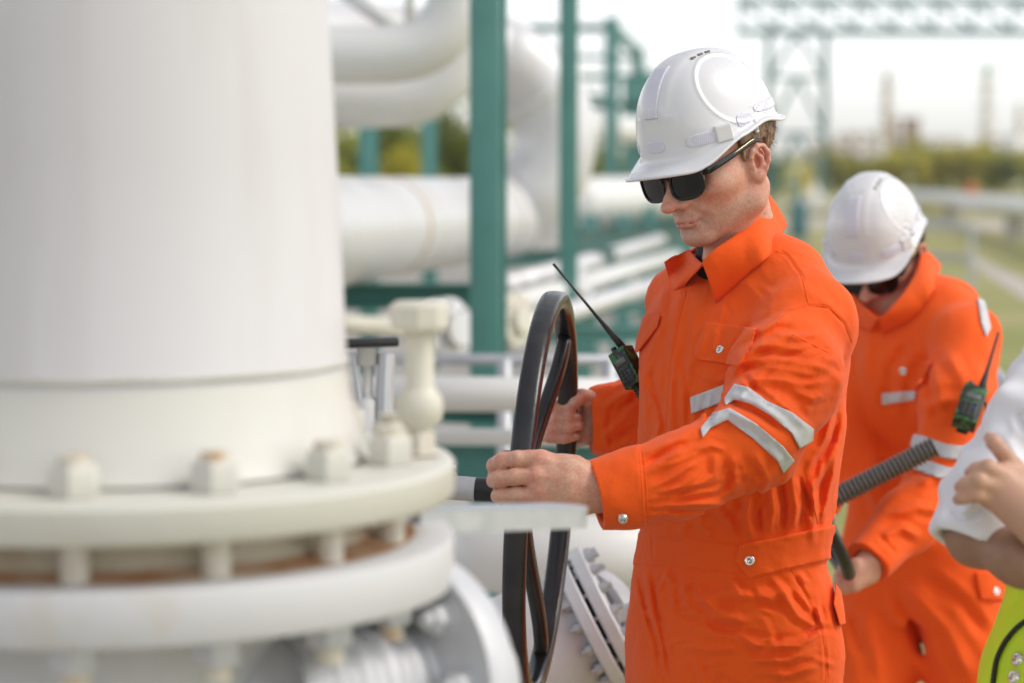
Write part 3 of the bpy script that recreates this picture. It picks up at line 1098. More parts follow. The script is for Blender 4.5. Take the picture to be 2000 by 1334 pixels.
# small valve with a black lever behind the vessel
p = P(722, 668, 3.0)
lv = thing('small_valve', 'small white valve with a black lever, half hidden behind the vessel', 'valve', (p[0], p[1], 0))
bm = bmesh.new()
add_bar(bm, P(640, 672, 2.98), P(778, 667, 3.0), .017, .012)
obj('lever', bm, WORN, lv, bevel=.003)
bm = bmesh.new()
add_tube(bm, [P(690, 690, 3.0), P(700, 760, 3.0), P(712, 850, 3.0)], .004, 8)
add_tube(bm, [P(755, 690, 3.0), P(752, 760, 3.0), P(750, 850, 3.0)], .011, 8)
obj('yoke', bm, GALV, lv)
bm = bmesh.new()
add_lathe(bm, [(0, 0), (.012, 0), (.012, -.02), (.006, -.022), (.006, -.06), (.014, -.065), (.016, -.12), (.022, -.13), (.022, -.16), (.012, -.17), (.012, -p[2] + .1)], P(718, 680, 3.0), (0, 0, 1), 20)
obj('stem_housing', bm, WHITE, lv, smooth=True)

# ------------------------------------------------------------------ silver valve body under the flange
c = Vector(P(752, 1350, 2.42))
ax = Vector((-.62, -.74, .12)).normalized()
vb = thing('silver_valve', 'silver painted valve with a thick bolted round flange at the lower left', 'valve', (c.x, c.y, 0))
RB = .142
bm = bmesh.new()
add_lathe(bm, [(0, -.041), (RB * .98, -.040), (RB, -.036), (RB, -.006), (RB * .98, 0), (RB * .56, .002), (RB * .54, .012), (0, .012)], c, ax, 96)
obj('flange_ring', bm, SILV, vb, angle=40)
bm = bmesh.new()
prof = []
for i in range(5):
    z0 = .010 + i * .034
    r0 = RB * (.54 - .02 * i)
    prof += [(r0 * .90, z0), (r0 * .97, z0 + .004), (r0, z0 + .011), (r0 * .97, z0 + .019), (r0 * .90, z0 + .024)]
prof.append((0, .19))
add_lathe(bm, prof, c, ax, 80)
obj('ribbed_body', bm, SILV, vb, smooth=True)
M_ = frame(ax)
for i in range(9):
    a = 2 * math.pi * (i + .25) / 9
    o = c + M_ @ Vector((RB * .74 * math.cos(a), RB * .74 * math.sin(a), 0))
    bm = bmesh.new()
    add_lathe(bm, [(.0205, 0), (.0205, .004), (0, .004)], o, ax, 24)
    add_lathe(bm, [(.0155, .0045), (.0155, .016), (.012, .020), (0, .020)], o, ax, 6)
    add_lathe(bm, [(.0085, .0205), (.0085, .028), (.006, .031), (0, .031)], o, ax, 16)
    obj('bolt', bm, SILV, vb, bevel=.001)
bm = bmesh.new()
add_tube(bm, [c - ax * .02, c - ax * .11], RB * .6, 40)
add_box(bm, (c.x, c.y, c.z / 2 - .02), (.18, .18, max(.1, c.z - .25)))
obj('pedestal', bm, SILV, vb)

# flat galvanised lever bar in front of the wheel
t = thing('flat_lever', 'blurred flat grey lever bar with a rounded end in front of the handwheel', 'lever', tuple(P(1000, 1010, 2.75)[:2]) + (0,))
a, b = Vector(P(780, 1016, 2.50)), Vector(P(1128, 1006, 2.72))
bm = bmesh.new()
u = (b - a)
L = u.length
ux = u.normalized()
uy = Vector((0, 0, 1)).cross(ux).normalized()
uz = ux.cross(uy)
wd, th = .030, .0115
prof = [(0, -wd), (L - .03, -wd)] + [(L - .03 + .03 * math.cos(q), wd * math.sin(q)) for q in np.linspace(-math.pi / 2, math.pi / 2, 14)[1:-1]] + [(L - .03, wd), (0, wd)]
lo_ = [bm.verts.new(a + ux * x + uy * y - uz * th) for x, y in prof]
hi_ = [bm.verts.new(a + ux * x + uy * y + uz * th) for x, y in prof]
bm.faces.new(lo_[::-1])
bm.faces.new(hi_)
for i in range(len(prof)):
    j = (i + 1) % len(prof)
    bm.faces.new((lo_[i], lo_[j], hi_[j], hi_[i]))
obj('bar', bm, GALV, t, bevel=.003)
bm = bmesh.new()
add_cyl(bm, a + ux * .0 - uz * .05, a + uz * .02, .018, 20)
obj('pivot_boss', bm, SILV, t, bevel=.002)

# ------------------------------------------------------------------ black handwheel and its shaft
hc = Vector(P(1060, 966, 3.75))
pd = Vector((.083, .6, 0)).normalized()          # level direction in the wheel plane, away from us
upd = Vector((.058, 0, 1))
upd = (upd - pd * upd.dot(pd)).normalized()
wax = pd.cross(upd).normalized()                  # along the shaft
if wax.x > 0:
    wax = -wax
RW = .3025
hwl = thing('handwheel', 'large black iron handwheel with three dished spokes, gripped by the nearer man', 'handwheel', tuple(hc))
bm = bmesh.new()
N = 120
sec = []
wr, tr, rc = .0168, .0140, .007
for k in range(20):
    a_ = 2 * math.pi * k / 20
    e = .55
    sx = math.copysign(abs(math.cos(a_)) ** e, math.cos(a_)) * wr
    sy = math.copysign(abs(math.sin(a_)) ** e, math.sin(a_)) * tr
    sec.append((sx, sy))
rings = []
for i in range(N):
    a_ = 2 * math.pi * i / N
    rd = upd * math.cos(a_) + pd * math.sin(a_)
    rings.append([bm.verts.new(hc + rd * (RW + y) + wax * x) for x, y in sec])
for i in range(N):
    A, Bq = rings[i], rings[(i + 1) % N]
    for k in range(20):
        l = (k + 1) % 20
        bm.faces.new((A[k], A[l], Bq[l], Bq[k]))
bmesh.ops.recalc_face_normals(bm, faces=bm.faces)
obj('rim', bm, BLACKPAINT, hwl, smooth=True)
hub = hc + wax * .030
for ang in (38, 158, 278):
    a_ = math.radians(ang)
    rd = upd * math.cos(a_) + pd * math.sin(a_)
    tn = wax.cross(rd)
    bm = bmesh.new()
    st_ = []
    for q in np.linspace(0, 1, 16):
        s = q * q * (3 - 2 * q)
        pos = hub + rd * (.030 + (RW - .010 - .030) * q) - wax * (.030 * s - .0)
        w_, h_ = (.017 - .003 * q) * 1.0, .0115
        st_.append([bm.verts.new(pos + wax * (h_ * math.copysign(abs(math.cos(u_)) ** .6, math.cos(u_))) + tn * (w_ * math.copysign(abs(math.sin(u_)) ** .6, math.sin(u_)))) for u_ in np.linspace(0, 2 * math.pi, 16, endpoint=False)])
    for A, Bq in zip(st_, st_[1:]):
        for k in range(16):
            l = (k + 1) % 16
            bm.faces.new((A[k], A[l], Bq[l], Bq[k]))
    bm.faces.new(st_[0][::-1])
    bm.faces.new(st_[-1])
    bmesh.ops.recalc_face_normals(bm, faces=bm.faces)
    obj('spoke', bm, BLACKPAINT, hwl, smooth=True)
bm = bmesh.new()
add_lathe(bm, [(0, -.03), (.030, -.03), (.034, -.024), (.034, .028), (.029, .034), (.0195, .036), (.0195, .075), (0, .075)], hub, wax, 40)
obj('hub', bm, BLACKPAINT, hwl, angle=40)
sh = thing('valve_shaft', 'silver valve shaft with a grease nipple, running from the wheel hub towards the vessel', 'shaft', tuple(hub + wax * .2))
bm = bmesh.new()
add_lathe(bm, [(0, .0755), (.0190, .0755), (.0192, .19), (.024, .193), (.024, .215), (.036, .22), (.05, .26), (.05, .30), (0, .30)], hub, wax, 40)
obj('shaft', bm, SILV, sh, angle=40)
g0 = hub + wax * .112
bm = bmesh.new()
up_ = (Vector((0, 0, 1)) - wax * wax.z).normalized()
add_lathe(bm, [(.0062, .018), (.0062, .0225), (.0035, .0235), (.0035, .028), (.0045, .030), (.0045, .033), (.0025, .0355), (0, .036)], g0, up_, 14)
obj('grease_nipple', bm, GALV, sh)
# gearbox that the shaft enters, behind the vessel
gq = hub + wax * .36
bm = bmesh.new()
add_lathe(bm, [(0, .0), (.075, .0), (.085, .008), (.085, .03), (.07, .035), (.07, .16), (0, .16)], hub + wax * .30, wax, 48)
obj('gear_housing', bm, SILV, sh, angle=40)

# ------------------------------------------------------------------ gate valve behind the men: tilted bonnet, yoke, handwheel and threaded stem
g0, g1 = Vector(P(1172, 1205, 4.50)), Vector(P(1820, 875, 4.49))
gax = (g1 - g0).normalized()
gv = thing('gate_valve', 'silver gate valve tilted behind the nearer man, with bolted bonnet and threaded stem', 'gate valve', tuple(g0))
fr_ = frame(gax)
RBn = .135
for s, nm in ((0, 'bonnet_flange'), (-.034, 'body_flange')):
    bm = bmesh.new()
    o = g0 + gax * s
    add_lathe(bm, [(0, 0), (RBn * .98, 0), (RBn, .003), (RBn, .023), (RBn * .98, .026), (RBn * .5, .027), (0, .027)], o, gax, 64)
    obj(nm, bm, SILV, gv, angle=40)
for i in range(16):
    a_ = 2 * math.pi * (i + .5) / 16
    o = g0 + fr_ @ Vector((RBn * .86 * math.cos(a_), RBn * .86 * math.sin(a_), 0))
    bm = bmesh.new()
    add_cyl(bm, o - gax * .055, o + gax * .050, .0055, 12)
    for z in (.0275, -.0475):
        add_lathe(bm, [(0, z), (.0105, z), (.0105, z + .012), (0, z + .012)], o, gax, 6)
    obj('bolt', bm, GALV, gv)
bm = bmesh.new()
add_lathe(bm, [(.105, -.034), (.11, -.06), (.12, -.12), (.125, -.20), (.11, -.27), (.07, -.31), (0, -.32)], g0, gax, 48)
obj('body', bm, SILV, gv, smooth=True)
bo = g0 - gax * .17
hz = Vector((-.80, -.60, 0)).normalized()
bm = bmesh.new()
add_lathe(bm, [(.09, .08), (.09, .16), (.13, .162), (.13, .185), (.128, .19), (.07, .19), (.07, .17), (0, .17)], bo, hz, 48)
obj('end_flange', bm, SILV, gv, angle=40)
bm = bmesh.new()
add_lathe(bm, [(.09, .08), (.09, .16), (.15, .162), (.15, .19), (.148, .195), (0, .195)], bo, -hz, 48)
obj('end_flange', bm, SILV, gv, angle=40)
fe_ = frame(hz)
for i in range(12):
    a_ = 2 * math.pi * (i + .5) / 12
    o = bo + hz * .188 + fe_ @ Vector((.105 * math.cos(a_), .105 * math.sin(a_), 0))
    bm = bmesh.new()
    add_lathe(bm, [(.011, 0), (.011, .014), (.006, .0145), (.006, .026), (0, .026)], o, hz, 6)
    obj('bolt', bm, GALV, gv)
for s in (-1, 1):
    bm = bmesh.new()
    sd = fr_ @ Vector((s * .05, 0, 0))
    add_bar(bm, g0 + gax * .026 + sd * 1.4, g0 + gax * .40 + sd * .6, .03, .022)
    obj('yoke_arm', bm, SILV, gv, bevel=.004)
hub2 = g0 + gax * .445
bm = bmesh.new()
add_lathe(bm, [(0, -.05), (.05, -.05), (.05, -.02), (.04, -.015), (.04, .025), (.03, .03), (0, .03)], hub2, gax, 32)
obj('yoke_nut', bm, SILV, gv, angle=40)
bm = bmesh.new()
R2 = .142
pts = [hub2 + fr_ @ Vector((R2 * math.cos(q), R2 * math.sin(q), 0)) for q in np.linspace(0, 2 * math.pi, 72, endpoint=False)]
add_tube(bm, pts, .0125, 14, closed=True)
wheel2 = obj('wheel_rim', bm, BLACKPAINT, gv, smooth=True)
for k in range(4):
    q = math.pi / 4 + k * math.pi / 2
    bm = bmesh.new()
    add_tube(bm, [hub2 + fr_ @ Vector((.03 * math.cos(q), .03 * math.sin(q), 0)), hub2 + fr_ @ Vector(((R2 - .008) * math.cos(q), (R2 - .008) * math.sin(q), 0))], .009, 12)
    obj('wheel_spoke', bm, BLACKPAINT, gv, smooth=True)
bm = bmesh.new()
prof = []
L = (g1 - hub2).length
nth = int(L / .009)
for i in range(nth):
    z = .03 + i * .009
    if z > L:
        break
    prof += [(.0158, z), (.0205, z + .0036), (.0205, z + .0048), (.0158, z + .0084)]
prof = [(0, .03)] + prof + [(.0165, L), (.014, L + .004), (0, L + .004)]
add_lathe(bm, prof, hub2, gax, 28)
obj('threaded_stem', bm, THREAD, gv, angle=30)
print('TIME foreground', time.time() - T0)

# ------------------------------------------------------------------ people: materials
SKIN = mat('skin', (0.63, 0.365, 0.26), 0.42, col2=(0.63, 0.30, 0.215), scale=60, lo=0.40, hi=0.62, bump=0.5, bscale=500, sss=0.07, bdist=0.001, rough2=.55)
TAN = mat('tanned_skin', (0.29, 0.155, 0.095), 0.45, col2=(0.34, 0.185, 0.115), scale=30, bump=0.2, bscale=700, sss=0.1, bdist=0.0006)
LIP = mat('lip', (0.42, 0.15, 0.12), 0.4, sss=0.1)
HAIR = mat('short_hair', (0.14, 0.085, 0.05), 0.55, col2=(0.32, 0.21, 0.135), scale=70, stretch=(1, 1, 0.12), bump=0.6, bscale=220, bdist=0.002)
DARKHAIR = mat('dark_hair', (0.035, 0.02, 0.014), 0.5, col2=(0.08, 0.045, 0.03), scale=60, bump=0.6, bscale=200, bdist=0.003)
ORANGE = mat('orange_cotton', (0.86, 0.096, 0.006), 0.8, col2=(0.90, 0.112, 0.008), scale=5, lo=0.3, hi=0.7, bump=0.45, bscale=75, sheen=0.1, bdist=0.003, spec=0.25)
SILVER_TAPE = mat('reflective_tape', (0.53, 0.54, 0.57), 0.5, col2=(0.59, 0.60, 0.62), scale=90, bump=0.15, bscale=600, bdist=0.0006)
SHELL = mat('hat_plastic', (0.72, 0.72, 0.745), 0.2, coat=0.4, col2=(0.68, 0.68, 0.705), scale=14, lo=0.45, hi=0.75, rough2=0.3)
STICKER = mat('hat_sticker', (0.62, 0.61, 0.74), 0.3, coat=0.2)
BLACK_GLOSS = mat('black_acetate', (0.006, 0.006, 0.007), 0.2, coat=0.1, spec=.4)
LENS = mat('dark_lens', (0.004, 0.004, 0.005), 0.04, spec=.45)
GOLD = mat('temple_metal', (0.7, 0.55, 0.3), 0.25, metal=1.0)
SNAP = mat('snap_metal', (0.78, 0.76, 0.72), 0.18, metal=1.0)
BLACK_PLASTIC = mat('radio_plastic', (0.012, 0.013, 0.014), 0.42, bump=0.2, bscale=500, bdist=0.0005)
CAMO = mat('radio_camouflage', (0.010, 0.014, 0.010), 0.45, col2=(0.02, 0.13, 0.03), scale=60, lo=0.5, hi=0.53, detail=1.0)
DARK_TEE = mat('dark_shirt', (0.02, 0.017, 0.02), 0.8)
BOOT = mat('boot_leather', (0.03, 0.022, 0.016), 0.5)
VENT = mat('vent_shadow', (0.16, 0.14, 0.12), 0.7)

for _m, _sc, _st in ((ORANGE, 17.0, .55),):
    _n = _m.node_tree
    _bp = [k for k in _n.nodes if k.bl_idname == 'ShaderNodeBump'][0]
    _tx = _n.nodes.new('ShaderNodeTexNoise')
    _tx.noise_type = 'RIDGED_MULTIFRACTAL'
    _tx.inputs['Scale'].default_value = _sc
    _tx.inputs['Detail'].default_value = 3
    _tx.inputs['Roughness'].default_value = .45
    _tx.inputs['Distortion'].default_value = .6
    _co = [k for k in _n.nodes if k.bl_idname == 'ShaderNodeTexCoord'][0]
    _n.links.new(_co.outputs['Object'], _tx.inputs['Vector'])
    _b2 = _n.nodes.new('ShaderNodeBump')
    _b2.inputs['Strength'].default_value = _st
    _b2.inputs['Distance'].default_value = .0022
    _n.links.new(_tx.outputs['Fac'], _b2.inputs['Height'])
    _n.links.new(_b2.outputs[0], _bp.inputs['Normal'])

# hex pattern on the reflective stickers
_nt = STICKER.node_tree
_tc = [n for n in _nt.nodes if n.bl_idname == 'ShaderNodeTexCoord'][0]
_vo = _nt.nodes.new('ShaderNodeTexVoronoi')
_vo.feature = 'DISTANCE_TO_EDGE'
_vo.inputs['Scale'].default_value = 330
_vo.inputs['Randomness'].default_value = 0.15
_nt.links.new(_tc.outputs['Object'], _vo.inputs['Vector'])
_cr = _nt.nodes.new('ShaderNodeValToRGB')
_cr.color_ramp.elements[0].position = 0.08
_cr.color_ramp.elements[1].position = 0.16
_cr.color_ramp.elements[0].color = (0.70, 0.70, 0.76, 1)
_cr.color_ramp.elements[1].color = (0.58, 0.57, 0.70, 1)
_nt.links.new(_vo.outputs['Distance'], _cr.inputs[0])
_nt.links.new(_cr.outputs[0], _nt.nodes['Principled BSDF'].inputs['Base Color'])


# ------------------------------------------------------------------ heads, in a frame x forward, y to the person's left, z up (metres)
def head_field(ears=True):
    h = Field()
    h.ell((-.010, 0, .045), (.092, .074, .078), 0)
    h.ell((.03, 0, -.012), (.064, .065, .085), .03)
    for s in (1, -1):
        h.ell((.05, s * .046, -.018), (.032, .02, .018), .03)
        h.chain([(-.008, s * .057, -.045), (.006, s * .051, -.072), (.074, s * .014, -.104)], [.015, .016, .0145], .028)
        h.cap((.076, s * .047, .02), (.089, s * .012, .019), .012, .011, .016)
    h.ell((.035, 0, -.068), (.05, .046, .042), .03)
    h.ell((.08, 0, -.099), (.019, .022, .0165), .016)
    h.ell((.074, 0, -.055), (.028, .031, .03), .02)
    h.cap((.088, 0, .016), (.110, 0, -.021), .0078, .0098, .014)
    h.ell((.1175, 0, -.0325), (.0138, .0125, .0115), .009)
    for s in (1, -1):
        h.cap((.083, s * .009, .0), (.096, s * .0125, -.030), .007, .008, .012)
        h.ell((.1005, s * .0158, -.0355), (.0135, .0076, .0088), .006)
        h.ell((.105, s * .0068, -.0445), (.0062, .0036, .004), .003, 's')
        h.ell((.091, s * .034, -.001), (.014, .019, .014), .016, 's')
        h.ell((.0735, s * .032, -.002), (.0125, .0125, .0125), .003)
    # lips
    h.chain([(.0855, .0225, -.0695), (.0965, .011, -.0655), (.0995, .003, -.0645), (.0995, -.003, -.0645), (.0965, -.011, -.0655), (.0855, -.0225, -.0695)], [.003, .0048, .0052, .0052, .0048, .003], .006)
    h.chain([(.0865, .0195, -.0715), (.0985, .007, -.0760), (.0985, -.007, -.0760), (.0865, -.0195, -.0715)], [.003, .0058, .0058, .003], .006)
    h.chain([(.0875, .0265, -.0722), (.0985, .0135, -.0708), (.1045, .004, -.0706), (.1045, -.004, -.0706), (.0985, -.0135, -.0708), (.0875, -.0265, -.0722)], [.0012, .0013, .0013, .0013, .0013, .0012], .002, op='s')
    h.ell((.104, 0, -.0865), (.008, .015, .0045), .012, 's')
    for s in (1, -1):
        h.cap((.1, s * .022, -.046), (.086, s * .0345, -.068), .0012, .0012, .012, 's')
        h.ell((.089, s * .0275, -.0745), (.004, .003, .005), .008, 's')
        if not ears:
            continue
        # ear
        def e(x, y, z):
            return (-.002 + (x + .012) * .84, s * (.0760 + (y - .0775) * .92), -.007 + z * .74)
        h.ell(e(-.015, .0735, -.003), (.0195, .0085, .0300), .008)
        h.chain([e(.000, .078, .000), e(.002, .081, .012), e(-.003, .0835, .023), e(-.014, .0855, .0295), e(-.026, .0870, .025), e(-.033, .0875, .011), e(-.031, .0855, -.006), e(-.024, .0820, -.020), e(-.013, .0785, -.031)], [.0028, .0035, .0038, .004, .0042, .0042, .004, .0036, .004], .003)
        h.ell(e(-.0125, .083, -.005), (0.0086, 0.0067, 0.0121), .005, 's')
        h.ell(e(-.021, .087, .010), (0.0049, 0.0040, 0.0108), .004, 's')
        h.chain([e(-.010, .0845, .018), e(-.0195, .0835, .004), e(-.0185, .0825, -.010), e(-.010, .0800, -.019)], [.0026, .003, .003, .003], .004)
        h.ell(e(.001, .0785, -.0065), (0.0038, 0.0034, 0.0056), .004)
        h.ell(e(-.010, .0765, -.0315), (0.0077, 0.0038, 0.0077), .006)
    return h


def hat_field():
    """Shell of a safety helmet and its raised details; z = 0 is the rim plane."""
    def dome(q):
        x, y, z = q[:, 0], q[:, 1], q[:, 2]
        rx = np.where(x > 0, .128, .131).astype(np.float32)
        a = np.stack([x / rx, y / .108, np.maximum(z, -.02) / .150], 1)
        e = 2.25
        n = (np.abs(a) ** e).sum(1) ** (1 / e)
        d = (n - 1) * .118
        # band over the crown, standing a little proud of the sides, with a ring round each side panel
        band = 1 / (1 + np.exp((np.abs(y) - .036 - .012 * (z < .06)) / .0025))
        d = d - .0025 * band * np.clip((z - .045) / .03, 0, 1)
        for s in (1, -1):
            ax = np.array([.06, s * .90, .42])
            ax /= np.linalg.norm(ax)
            w = q - np.array([-.004, 0, .040])
            t = w @ ax.astype(np.float32)
            rho = ln(w - t[:, None] * ax.astype(np.float32))
            r0 = .069
            side = t > 0
            d = d - side * (.0024 * np.exp(-((rho - r0) / .0032) ** 2))
            d = d + side * .0022 / (1 + np.exp((rho - r0) / .002))
        return d

    def rim(q):
        x, y = q[:, 0], q[:, 1]
        fr = np.clip((x - .03) / .11, 0, 1)
        fr = fr * fr * (3 - 2 * fr)
        zb = -.006 - .030 * fr + .014 * np.exp(-((x + .035) / .045) ** 2) + .004 * np.clip((-x - .08) / .05, 0, 1)
        zb = zb - .7 * y * y * np.clip((x - .03) / .1, 0, 1) * .9
        rx = np.where(x > 0, .172, .143)
        ry = .117 + .002 * fr
        o = (np.abs(x / rx) ** 2.3 + np.abs(y / ry) ** 2.3) ** (1 / 2.3)
        return zb, (o - 1) * .125

    def shell(q):
        q = q.astype(np.float32)
        d = dome(q)
        zb, o = rim(q)
        z = q[:, 2]
        s = np.maximum(np.maximum(d, -(d + .0035)), (zb - z) * .9)
        # flange: a thin curved sheet from the dome out to the rim line, with a rolled lip
        flare = zb + np.clip(-o, 0, .06) * .42
        b = np.maximum(np.maximum(np.abs(z - flare) * .88 - .0021, o), -(d + .003))
        k = .010
        hh = np.maximum(k - np.abs(s - b), 0)
        s = np.minimum(s, b) - hh * hh * (.25 / k)
        lip = np.sqrt((z - zb) ** 2 + o ** 2) - .0026
        k = .003
        hh = np.maximum(k - np.abs(s - lip), 0)
        return np.minimum(s, lip) - hh * hh * (.25 / k)
    return dome, rim, shell


HAT_DOME, HAT_RIM, HAT_SHELL = hat_field()


def hat_parts(name_root, parent, M, O, s, h=.0017, detail=True):
    """hard_hat as a clothing part of a person, with its stickers, vents, lugs and strap as sub-parts."""
    W = Local(HAT_SHELL, M, O, s)
    c = W.to_world((.015, 0, .05))
    tk = .0018 if h < .002 else .0034
    hat = solid('hard_hat', W, c - .21 * s, c + .21 * s, h, SHELL, parent, slack=1.8)

    def patch(nm, cond, m, t=tk):
        def f(q):
            d = HAT_DOME(q.astype(np.float32))
            return np.maximum(np.maximum(d - t, -(d + .001)), cond(q))
        w = Local(f, M, O, s)
        return solid(nm, w, c - .19 * s, c + .19 * s, h * .9, m, hat, slack=1.8)

    def strip_front(q):     # sticker down the middle of the front
        x, y, z = q[:, 0], q[:, 1], q[:, 2]
        return np.maximum(np.maximum(np.abs(y) - .017, np.abs(z - .098) - .040), -x)
    patch('reflective_sticker', strip_front, STICKER, .0032)

    def ang_patch(a0, a1, z0, z1):
        def f(q):
            a = np.degrees(np.arctan2(q[:, 1], q[:, 0] + .02))
            u = np.abs(a - (a0 + a1) / 2) / ((a1 - a0) / 2)
            v = np.abs(q[:, 2] - (z0 + z1) / 2) / ((z1 - z0) / 2)
            return ((u ** 3 + v ** 3) ** (1 / 3) - 1) * .012
        return f
    for a0, a1, z0, z1 in ((24, 49, -.004, .018), (66, 86, .006, .032), (-49, -24, -.004, .018), (-9, 9, -.002, .020), (90, 150, .022, .040)):
        patch('reflective_sticker', ang_patch(a0, a1, z0, z1), STICKER)
    for i, x in enumerate((.03, .012, -.006)):
        f = Field()
        y0, = (.040,)
        z0 = .150 * max(0, 1 - abs(x / .128) ** 2.25 - (y0 / .108) ** 2.25) ** (1 / 2.25)
        f.add(lambda q, x=x, y0=y0, z0=z0: np.maximum(np.maximum(np.abs(q[:, 0] - x) - .0055, np.abs(q[:, 1] - y0) - .0019), np.abs(q[:, 2] - z0) - .0035), (x, y0, z0), .01, 0)
        w = Local(f, M, O, s)
        cc = w.to_world((x, y0, z0))
        solid('vent_slot', w, cc - .02, cc + .02, .0008, VENT, hat)
    for sgn in (1, -1):      # socket for ear muffs
        f = Field()
        R = rot_head(0, 0, 0)

        def box(q, sgn=sgn):
            a = math.radians(60) * sgn
            u = q[:, 0] * math.cos(a) + q[:, 1] * math.sin(a)
            v = -q[:, 0] * math.sin(a) + q[:, 1] * math.cos(a)
            w = np.stack([np.abs(u - .112) - .010, np.abs(v - sgn * .0) - .013, np.abs(q[:, 2] - .009) - .0125], 1)
            return ln(np.maximum(w, 0)) + np.minimum(w.max(1), 0) - .002
        w = Local(box, M, O, s)
        cc = w.to_world((.054, sgn * .096, .009))
        solid('accessory_socket', w, cc - .035, cc + .035, .0015, SHELL, hat)
        f = Field()
        f.cap((-.012, sgn * .109, .010), (-.014, sgn * .107, -.006), .0055, .0045, 0)
        f.cap((-.014, sgn * .09, -.004), (-.014, sgn * .12, -.004), .0018, .0018, .001, 's')
        w = Local(f, M, O, s)
        cc = w.to_world((-.013, sgn * .107, .0))
        solid('strap_lug', w, cc - .02, cc + .02, .001, SHELL, hat)
    # headband ratchet behind the head
    f = Field()
    f.chain([(-.06, .085, -.004), (-.10, .055, -.012), (-.118, 0, -.018), (-.10, -.055, -.012), (-.06, -.085, -.004)], [.009, .011, .013, .011, .009], .004)
    f.add(lambda q: np.abs(ln(q[:, :2] * np.array([1, 1.15], np.float32) + np.array([.02, 0], np.float32)) - .094) - .0016, (-.05, 0, 0), .2, 0, 'i')
    f.cap((-.108, .03, -.01), (-.112, .022, -.042), .011, .006, .004)
    w = Local(f, M, O, s)
    cc = w.to_world((-.09, 0, -.01))
    solid('headband', w, cc - .13, cc + .13, .002, SHELL, hat)
    return hat


def glasses(parent, M, O, s):
    g = bpy.data.meshes.new
    L = Local(None, M, O, s)

    def tw(q):
        return L.to_world((q[0] + .001, q[1] + .004, q[2] + .0072))

    def front(y, z):         # wrap of the front: x as a function of y
        return .112 - 2.6 * y * y - .05 * z

    def lens_outline(sg, grow=0.0, n=44):
        pts = []
        for i in range(n):
            a = 2 * math.pi * i / n
            ca, sa = math.cos(a), math.sin(a)
            e = 2 / 3.4
            y = math.copysign(abs(ca) ** e, ca) * (.0268 + grow)
            z = math.copysign(abs(sa) ** e, sa) * (.0190 + grow)
            if z < 0:
                y *= 1 - .14 * (abs(z) / .0190) ** 2
            y += .002 * z / .0205
            pts.append((sg * (.0365 + y), z - .010))
        return pts
    fr = bmesh.new()
    root = None
    parts = []
    for sg in (1, -1):
        o = lens_outline(sg, .0036)
        i_ = lens_outline(sg, -.0006)
        n = len(o)
        ring = []
        for (yo, zo), (yi, zi) in zip(o, i_):
            ring.append([fr.verts.new(tw((front(y, z) + dx, y, z))) for y, z, dx in ((yo, zo, .0022), (yi, zi, .0022), (yi, zi, -.0022), (yo, zo, -.0022))])
        for k in range(n):
            A, B = ring[k], ring[(k + 1) % n]
            for j in range(4):
                f = (A[j], B[j], B[(j + 1) % 4], A[(j + 1) % 4])
                fr.faces.new(f if sg > 0 else f[::-1])
    # bridge
    pts = [(front(y, -.002) + .0005, y, -.001 + .003 * math.cos(y * 110)) for y in np.linspace(-.0085, .0085, 9)]
    add_tube(fr, [tw(p) for p in pts], .0030 * s, 10)
    bmesh.ops.recalc_face_normals(fr, faces=fr.faces)
    gl = obj('sunglasses', fr, BLACK_GLOSS, parent, bevel=.0007, seg=2)
    for sg in (1, -1):
        bm = bmesh.new()
        o = lens_outline(sg, -.0003)
        rings = []
        for t in (1, .66, .33):
            cy, cz = sg * .0365, -.010
            rings.append([bm.verts.new(tw((front(cy + (y - cy) * t, cz + (z - cz) * t) + .0002, cy + (y - cy) * t, cz + (z - cz) * t))) for y, z in o])
        c = bm.verts.new(tw((front(sg * .0365, -.01) + .0002, sg * .0365, -.01)))
        n = len(o)
        for A, B in zip(rings, rings[1:]):
            for k in range(n):
                bm.faces.new((A[k], A[(k + 1) % n], B[(k + 1) % n], B[k]))
        for k in range(n):
            bm.faces.new((rings[-1][k], rings[-1][(k + 1) % n], c))
        bmesh.ops.recalc_face_normals(bm, faces=bm.faces)
        obj('lens', bm, LENS, gl, smooth=True)
        bm = bmesh.new()
        x0 = front(.0705, .006)
        path = smooth_path([(x0 - .001, .0685, .0035), (x0 - .008, .0735, .0035), (.055, .0770, .0085), (.02, .0785, .014), (-.002, .0775, .017), (-.018, .0765, .012)], 6)
        rings = []
        m = len(path)
        for q, (x, y, z) in enumerate(path):
            t = q / (m - 1)
            hh = (.0052 - .0022 * t)
            ww = .0017 if t < .8 else .0015
            rings.append([bm.verts.new(tw((x, sg * y + dy * ww, z + dz * hh))) for dy, dz in ((-1, -1), (1, -1), (1, 1), (-1, 1))])
        for A, B in zip(rings, rings[1:]):
            for k in range(4):
                bm.faces.new((A[k], A[(k + 1) % 4], B[(k + 1) % 4], B[k]))
        bm.faces.new(rings[0])
        bm.faces.new(rings[-1])
        bmesh.ops.recalc_face_normals(bm, faces=bm.faces)
        tp = obj('temple', bm, BLACK_GLOSS, gl, bevel=.0005)
        bm = bmesh.new()
        add_tube(bm, [tw((x, sg * (y + .0016), z + .0016)) for x, y, z in path[int(m * .48):int(m * .86)]], .0009, 6)
        obj('temple_inlay', bm, GOLD, gl, smooth=True)
    return gl


_head = head_field()
_bald = head_field(False)


def HEAD_NOEAR(q):
    z = q[:, 2]
    return _bald(np.stack([q[:, 0], q[:, 1], np.where(z < -.025, -.025 + (z + .025) * np.float32(1.21), z)], 1)) * np.float32(.93)



def HEAD(q):
    z = q[:, 2]
    q = np.stack([q[:, 0], q[:, 1], np.where(z < -.025, -.025 + (z + .025) * np.float32(1.21), z)], 1)
    return _head(q) * np.float32(.93)

